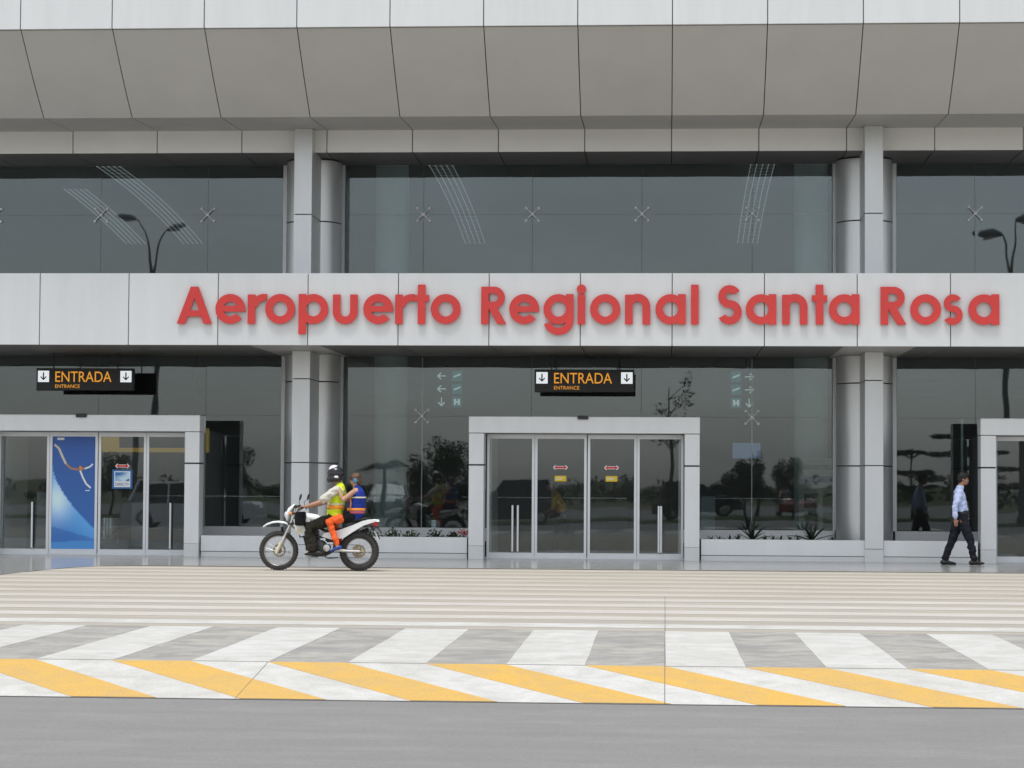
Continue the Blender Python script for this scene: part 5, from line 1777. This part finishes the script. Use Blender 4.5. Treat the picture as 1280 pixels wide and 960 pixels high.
for s_, (a0, a1, a2) in legs.items():
    c = MB()
    c.loft([(*Vector(a0).lerp(Vector(a1), 0.42), 0.078, 0.084), (*Vector(a0).lerp(Vector(a1), 0.72), 0.075, 0.078), (*a1, 0.066, 0.070), (*Vector(a1).lerp(Vector(a2), 0.5), 0.052, 0.056), (*Vector(a1).lerp(Vector(a2), 0.97), 0.045, 0.048)])
    link('trouser_leg', skin_mesh(c, 'trouser_leg', 0.010, 0.016, 2, s_), 'cloth_orange', pas)
    q = MB()
    shoe(q, (-0.420, s_ * 0.235, 0.385), (-0.225, s_ * 0.235, 0.335), 0.038, 0.075)
    q.build('shoe', 'shoe_blue', pas, smooth=True)
q = MB()
q.ball(P(-0.018, 0, 0.035), (0.100, 0.083, 0.092), rot=hr)
q.ball(P(-0.062, 0, -0.025), (0.052, 0.070, 0.075), rot=hr)
q.ball(P(-0.105, 0, -0.01), (0.032, 0.03, 0.04), rot=hr)
link('hair', skin_mesh(q, 'hair', 0.008, 0.008, 2), 'hair_brown', pas)
q = MB()
for s_ in (-1, 1):
    q.ball(P(-0.01, s_ * 0.078, -0.020), (0.044, 0.020, 0.052), rot=hr)
link('ear_cover', skin_mesh(q, 'ear_cover', 0.006, 0, 2), 'band_blue', pas)
# ================================================================== ACROSS THE ROAD (behind the photographer, seen in the glass)


def leaf_cloud(mb, c, rad, n_, size, rs_, flat=1.0):
    for _ in range(n_):
        d_ = Vector((rs_.gauss(0, 1), rs_.gauss(0, 1), rs_.gauss(0, 1)))
        d_ = d_.normalized() * rad * (rs_.random() ** 0.4)
        d_.z *= flat
        p = Vector(c) + d_
        a = Vector((rs_.gauss(0, 1), rs_.gauss(0, 1), rs_.gauss(0, 0.7))).normalized() * size * rs_.uniform(0.6, 1.3)
        b_ = a.cross(Vector((rs_.gauss(0, 1), rs_.gauss(0, 1), rs_.gauss(0, 1)))).normalized() * size * 0.5
        mb.add([p - a, p + b_, p + a, p - b_], [(0, 1, 2, 3)])


def tree(x, y, h, kind, label, seed, leaf='leaf_dark'):
    rs_ = random.Random(seed)
    r_ = tag(empty('tree', (x, y, road_z)), label, 'tree', 'trees across the road')
    tk, cr = MB(), MB()
    if kind == 'round':
        tk.tube([(0, 0, 0), (0.04 * h, 0, h * 0.3), (0, 0.03 * h, h * 0.6)], [0.045 * h * 0.6, 0.035 * h * 0.6, 0.02 * h * 0.6], 8)
        for i in range(9):
            a, e = rs_.uniform(0, 6.28), rs_.uniform(0.35, 0.85)
            tip = Vector((math.cos(a) * h * 0.27, math.sin(a) * h * 0.27, h * e))
            tk.tube([(0, 0, h * 0.4), tuple(tip * 0.6 + Vector((0, 0, h * 0.2))), tuple(tip)], [0.014 * h, 0.009 * h, 0.004 * h], 5)
            leaf_cloud(cr, tip, h * rs_.uniform(0.10, 0.2), 330, 0.033 * h ** 0.6, rs_)
        leaf_cloud(cr, (0, 0, h * 0.82), h * 0.17, 380, 0.033 * h ** 0.6, rs_)
    elif kind == 'tiered':
        tk.tube([(0, 0, 0), (0, 0, h)], [0.07, 0.025], 8)
        for z, rad in ((0.48, 0.42), (0.70, 0.34), (0.92, 0.24)):
            for i in range(7):
                a = 6.28 * i / 7 + z * 5
                L_ = rad * h * rs_.uniform(0.8, 1.1)
                tip = (math.cos(a) * L_, math.sin(a) * L_, h * z + 0.05)
                tk.tube([(0, 0, h * z - 0.12), (tip[0] * 0.5, tip[1] * 0.5, h * z), tip], [0.025, 0.016, 0.008], 5)
                leaf_cloud(cr, (tip[0] * 0.75, tip[1] * 0.75, tip[2] + 0.03), L_ * 0.36, 170, 0.06, rs_, 0.3)
    elif kind == 'sparse':
        tk.tube([(0, 0, 0), (0.1, 0, h * 0.35), (-0.05, 0, h * 0.6), (0.1, 0, h * 0.9)], [0.11, 0.085, 0.05, 0.02], 8)
        for i in range(14):
            a, z = rs_.uniform(0, 6.28), h * rs_.uniform(0.42, 0.85)
            L_ = rs_.uniform(0.5, 1.3)
            tip = Vector((math.cos(a) * L_, math.sin(a) * L_, z + rs_.uniform(0.3, 0.9)))
            tk.tube([(0, 0, z), tuple(tip * 0.5 + Vector((0, 0, z * 0.5 + 0.05))), tuple(tip)], [0.03, 0.018, 0.007], 5)
            leaf_cloud(cr, tip, 0.34, 40, 0.085, rs_)
    elif kind == 'palm':
        tk.tube([(0, 0, 0), (0.06, 0, h * 0.4), (0.0, 0, h * 0.72)], [0.12, 0.10, 0.08], 8)
        for i in range(16):
            a = 6.28 * i / 16 + rs_.uniform(-0.15, 0.15)
            L_, rise = rs_.uniform(0.9, 1.2) * h * 0.34, rs_.uniform(0.1, 0.32) * h
            for j in range(12):
                t = (j + 1) / 12
                c_ = Vector((math.cos(a) * L_ * t, math.sin(a) * L_ * t, h * 0.72 + rise * t - 0.5 * rise * 2.4 * t * t))
                for sgn in (-1, 1):
                    s_ = Vector((-math.sin(a), math.cos(a), -0.35 * sgn * sgn)) * sgn
                    s_.z = -0.35
                    w_ = 0.34 * (1 - 0.5 * t)
                    f_ = Vector((math.cos(a), math.sin(a), 0)) * 0.05
                    cr.add([c_, c_ + s_ * w_ * 0.5 + f_, c_ + s_ * w_ + f_ * 3, c_ + s_ * w_ * 0.5 - f_], [(0, 1, 2, 3)])
    tk.build('trunk', 'bark', r_, smooth=True)
    cr.build('crown', leaf, r_, fix=False)
    return r_


tree(-10.3, -5, 3.75, 'round', 'bushy tree mirrored in the window behind the motorcycle, the tallest there', 1)
tree(-12.9, -6, 3.3, 'palm', 'palm mirrored in the window beside the round column', 2)
tree(-9.0, -7.5, 2.9, 'round', 'small round tree mirrored next to the middle doors', 3)
tree(-11.6, -9, 2.7, 'round', 'small leafy tree mirrored between palm and bushy tree', 31, 'leaf_mid')
tree(6.1, -8, 2.8, 'round', 'round tree mirrored in the right window', 4)
tree(3.7, -10, 2.6, 'round', 'low tree mirrored beside the right doorpost', 41)
tree(4.6, -16, 3.2, 'round', 'dark tree mirrored in the middle of the right window', 42)
tree(12.8, -6, 4.1, 'tiered', 'tiered tree mirrored behind the walking man', 5)
tree(11.0, -7, 3.2, 'tiered', 'smaller tiered tree mirrored left of the walking man', 6)
tree(14.6, -9, 3.4, 'tiered', 'tiered tree mirrored at the right doors', 61)
tree(0.2, -8, 6.9, 'sparse', 'tall sparse tree mirrored above the middle doors', 7)
tree(-21.0, -12, 3.4, 'round', 'round tree mirrored in the left doors', 8)
tree(-25.5, -10, 3.0, 'round', 'round tree mirrored at the far left', 81, 'leaf_mid')
tree(-17.0, -14, 2.6, 'round', 'low tree mirrored behind the white car', 82)

o = MB()
rs2 = random.Random(77)
for i in range(240):
    x = -130 + 260 * i / 239 + rs2.uniform(-1, 1)
    h = rs2.uniform(1.0, 2.1) * (1.0 + 0.9 * noise.noise((x * 0.05, 0, 3)))
    leaf_cloud(o, (x, -100 + rs2.uniform(-6, 6), road_z + h * 0.5), h * 0.7, 90, 0.24, rs2, 0.8)
tag(o.build('treeline', 'leaf_dark', fix=False), 'far dark line of trees beyond the parking lot', 'trees', kind='stuff')
o = MB().add([(-120, -12, road_z + 0.03), (120, -12, road_z + 0.03), (120, -3.5, road_z + 0.03), (-120, -3.5, road_z + 0.03)], [(0, 1, 2, 3)]).build('verge', 'grass_green', fix=False)
tag(o, 'grass verge between road and parking lot', kind='structure')


def street_lamp(x, y, arms_, label):
    r_ = tag(empty('street_lamp', (x, y, road_z)), label, 'street lamp', 'street lamps along the road')
    r_.scale = (1.24, 1.24, 1.24)
    MB().tube([(0, 0, 0), (0, 0, 9.1)], [0.13, 0.085], 12).build('pole', 'pole_grey', r_, smooth='auto')
    MB().lathe([(0.26, 0), (0.26, 0.03), (0.17, 0.06), (0.16, 0.3)], n=16).build('base', 'pole_grey', r_, smooth='auto')
    for (dx, dz, q) in arms_:
        s_ = 1 if dx > 0 else -1
        a = MB().tube([(0, 0, 9.0), (dx * 0.22, 0, 9.0 + dz * 0.45), (dx * 0.45, 0, 9.0 + dz * 0.80), (dx * 0.72, 0, 9.0 + dz * 0.98), (dx, 0, 9.0 + dz)], [0.065, 0.045, 0.032, 0.028, 0.024], 10).build('arm', 'pole_grey', r_, smooth=True)
        h = MB().loft([(dx - s_ * 0.05, 0, 9.0 + dz, 0.10, 0.08), (dx + s_ * 0.28, 0, 9.0 + dz + 0.08, 0.20, 0.17), (dx + s_ * 0.66, 0, 9.0 + dz + 0.16, 0.14, 0.10)]).build('lamp_head', 'pole_grey', r_, smooth=True)
        MB().ball((dx + s_ * 0.30, 0, 9.0 + dz - 0.06), (0.24, 0.13, 0.06)).build('lamp_glass', 'glass_clear_lamp', h, smooth=True)


street_lamp(-23.96, -8, ((-0.75, 2.25, 1), (0.55, 1.85, 1)), 'twin arm street lamp mirrored in the upper left glass')
street_lamp(15.65, -8, ((-0.45, 1.55, 1), (0.35, 2.15, 1)), 'twin arm street lamp mirrored in the upper right glass')


def car(x, y, rz_, paint, label, tall=1.0):
    r_ = tag(empty('parked_car', (x, y, road_z), rz_), label, 'car', 'cars across the road')
    L_, Wd = 2.15, 0.86
    low = [(-L_, 0.30), (-L_ - 0.03, 0.55), (-L_ + 0.05, 0.86 * tall), (-1.2, 0.95 * tall), (0.75, 0.95 * tall), (1.95, 0.84 * tall), (L_ + 0.02, 0.62), (L_, 0.30)]
    arch = []
    for cx in (1.32, -1.32):
        for i in range(9):
            a = R(180 * i / 8)
            arch.append((cx + 0.37 * math.cos(a), 0.24 + 0.37 * math.sin(a)))
    outl = low + [(1.75, 0.24)] + arch[:9] + arch[9:] + [(-1.75, 0.24)]
    bd = MB().prism(outl, -Wd, Wd)
    bd.build('body', paint, r_, smooth='auto')
    h = 1.62 * tall
    vs = [(-1.85, -0.82, 0.95 * tall), (1.0, -0.82, 0.95 * tall), (0.25, -0.64, h), (-1.55, -0.66, h), (-1.85, 0.82, 0.95 * tall), (1.0, 0.82, 0.95 * tall), (0.25, 0.64, h), (-1.55, 0.66, h)]
    MB().add(vs, [(0, 1, 2, 3), (7, 6, 5, 4), (0, 4, 5, 1), (1, 5, 6, 2), (2, 6, 7, 3), (3, 7, 4, 0)]).build('windows', 'car_glass', r_)
    MB().bbox(-1.58, 0.30, -0.68, 0.68, h - 0.01, h + 0.05, 0.02).build('roof', paint, r_)
    pl = MB()
    for s_ in (-1, 1):
        for (xa, xb_, wd) in ((1.02, 0.27, 0.035), (-0.45, -0.45, 0.04), (-1.86, -1.57, 0.05)):
            pl.tube([(xa, s_ * 0.825, 0.95 * tall), (xb_, s_ * 0.655, h)], wd, 6)
    pl.build('pillars', paint, r_)
    for cx in (1.32, -1.32):
        for s_ in (-1, 1):
            w = empty('wheel', (cx, s_ * 0.76, 0.33), 0, r_)
            MB().lathe([(0.20, -0.1), (0.31, -0.1), (0.33, -0.07), (0.33, 0.07), (0.31, 0.1), (0.20, 0.1)], ax='y', n=24).build('tyre', 'rubber_black', w, smooth='auto')
            MB().lathe([(0.05, -0.115), (0.20, -0.105), (0.20, 0.105), (0.05, 0.115)], ax='y', n=20).build('rim', 'metal_alu', w, smooth='auto')
    for s_ in (-1, 1):
        MB().bbox(1.98, 2.15, s_ * 0.62 - 0.18, s_ * 0.62 + 0.18, 0.62, 0.76, 0.03).build('headlight', 'glass_clear_lamp', r_)
        MB().bbox(-2.19, -2.08, s_ * 0.66 - 0.12, s_ * 0.66 + 0.12, 0.62, 0.82, 0.03).build('tail_light', 'lamp_red', r_)
    return r_


car(-17.2, 12.6, R(0), 'car_white', 'white car mirrored in the left doors and the next window', 1.0)
car(-6.4, -1.5, R(178), 'car_dark', 'dark car mirrored in the first leaf of the middle doors', 1.12)
car(1.6, -13, R(0), 'car_dark', 'dark car mirrored in the last leaf of the middle doors', 1.05)
car(-13.6, -14, R(90), 'car_silver', 'silver car parked behind the mirrored palm', 1.0)
car(9.4, -14, R(90), 'car_white', 'white car parked behind the mirrored tiered trees', 1.0)
car(-22, -16, R(90), 'car_silver', 'silver car parked near the far left trees', 1.1)
car(6.6, -15.5, R(90), 'car_red', 'red car parked behind the right window trees', 1.0)
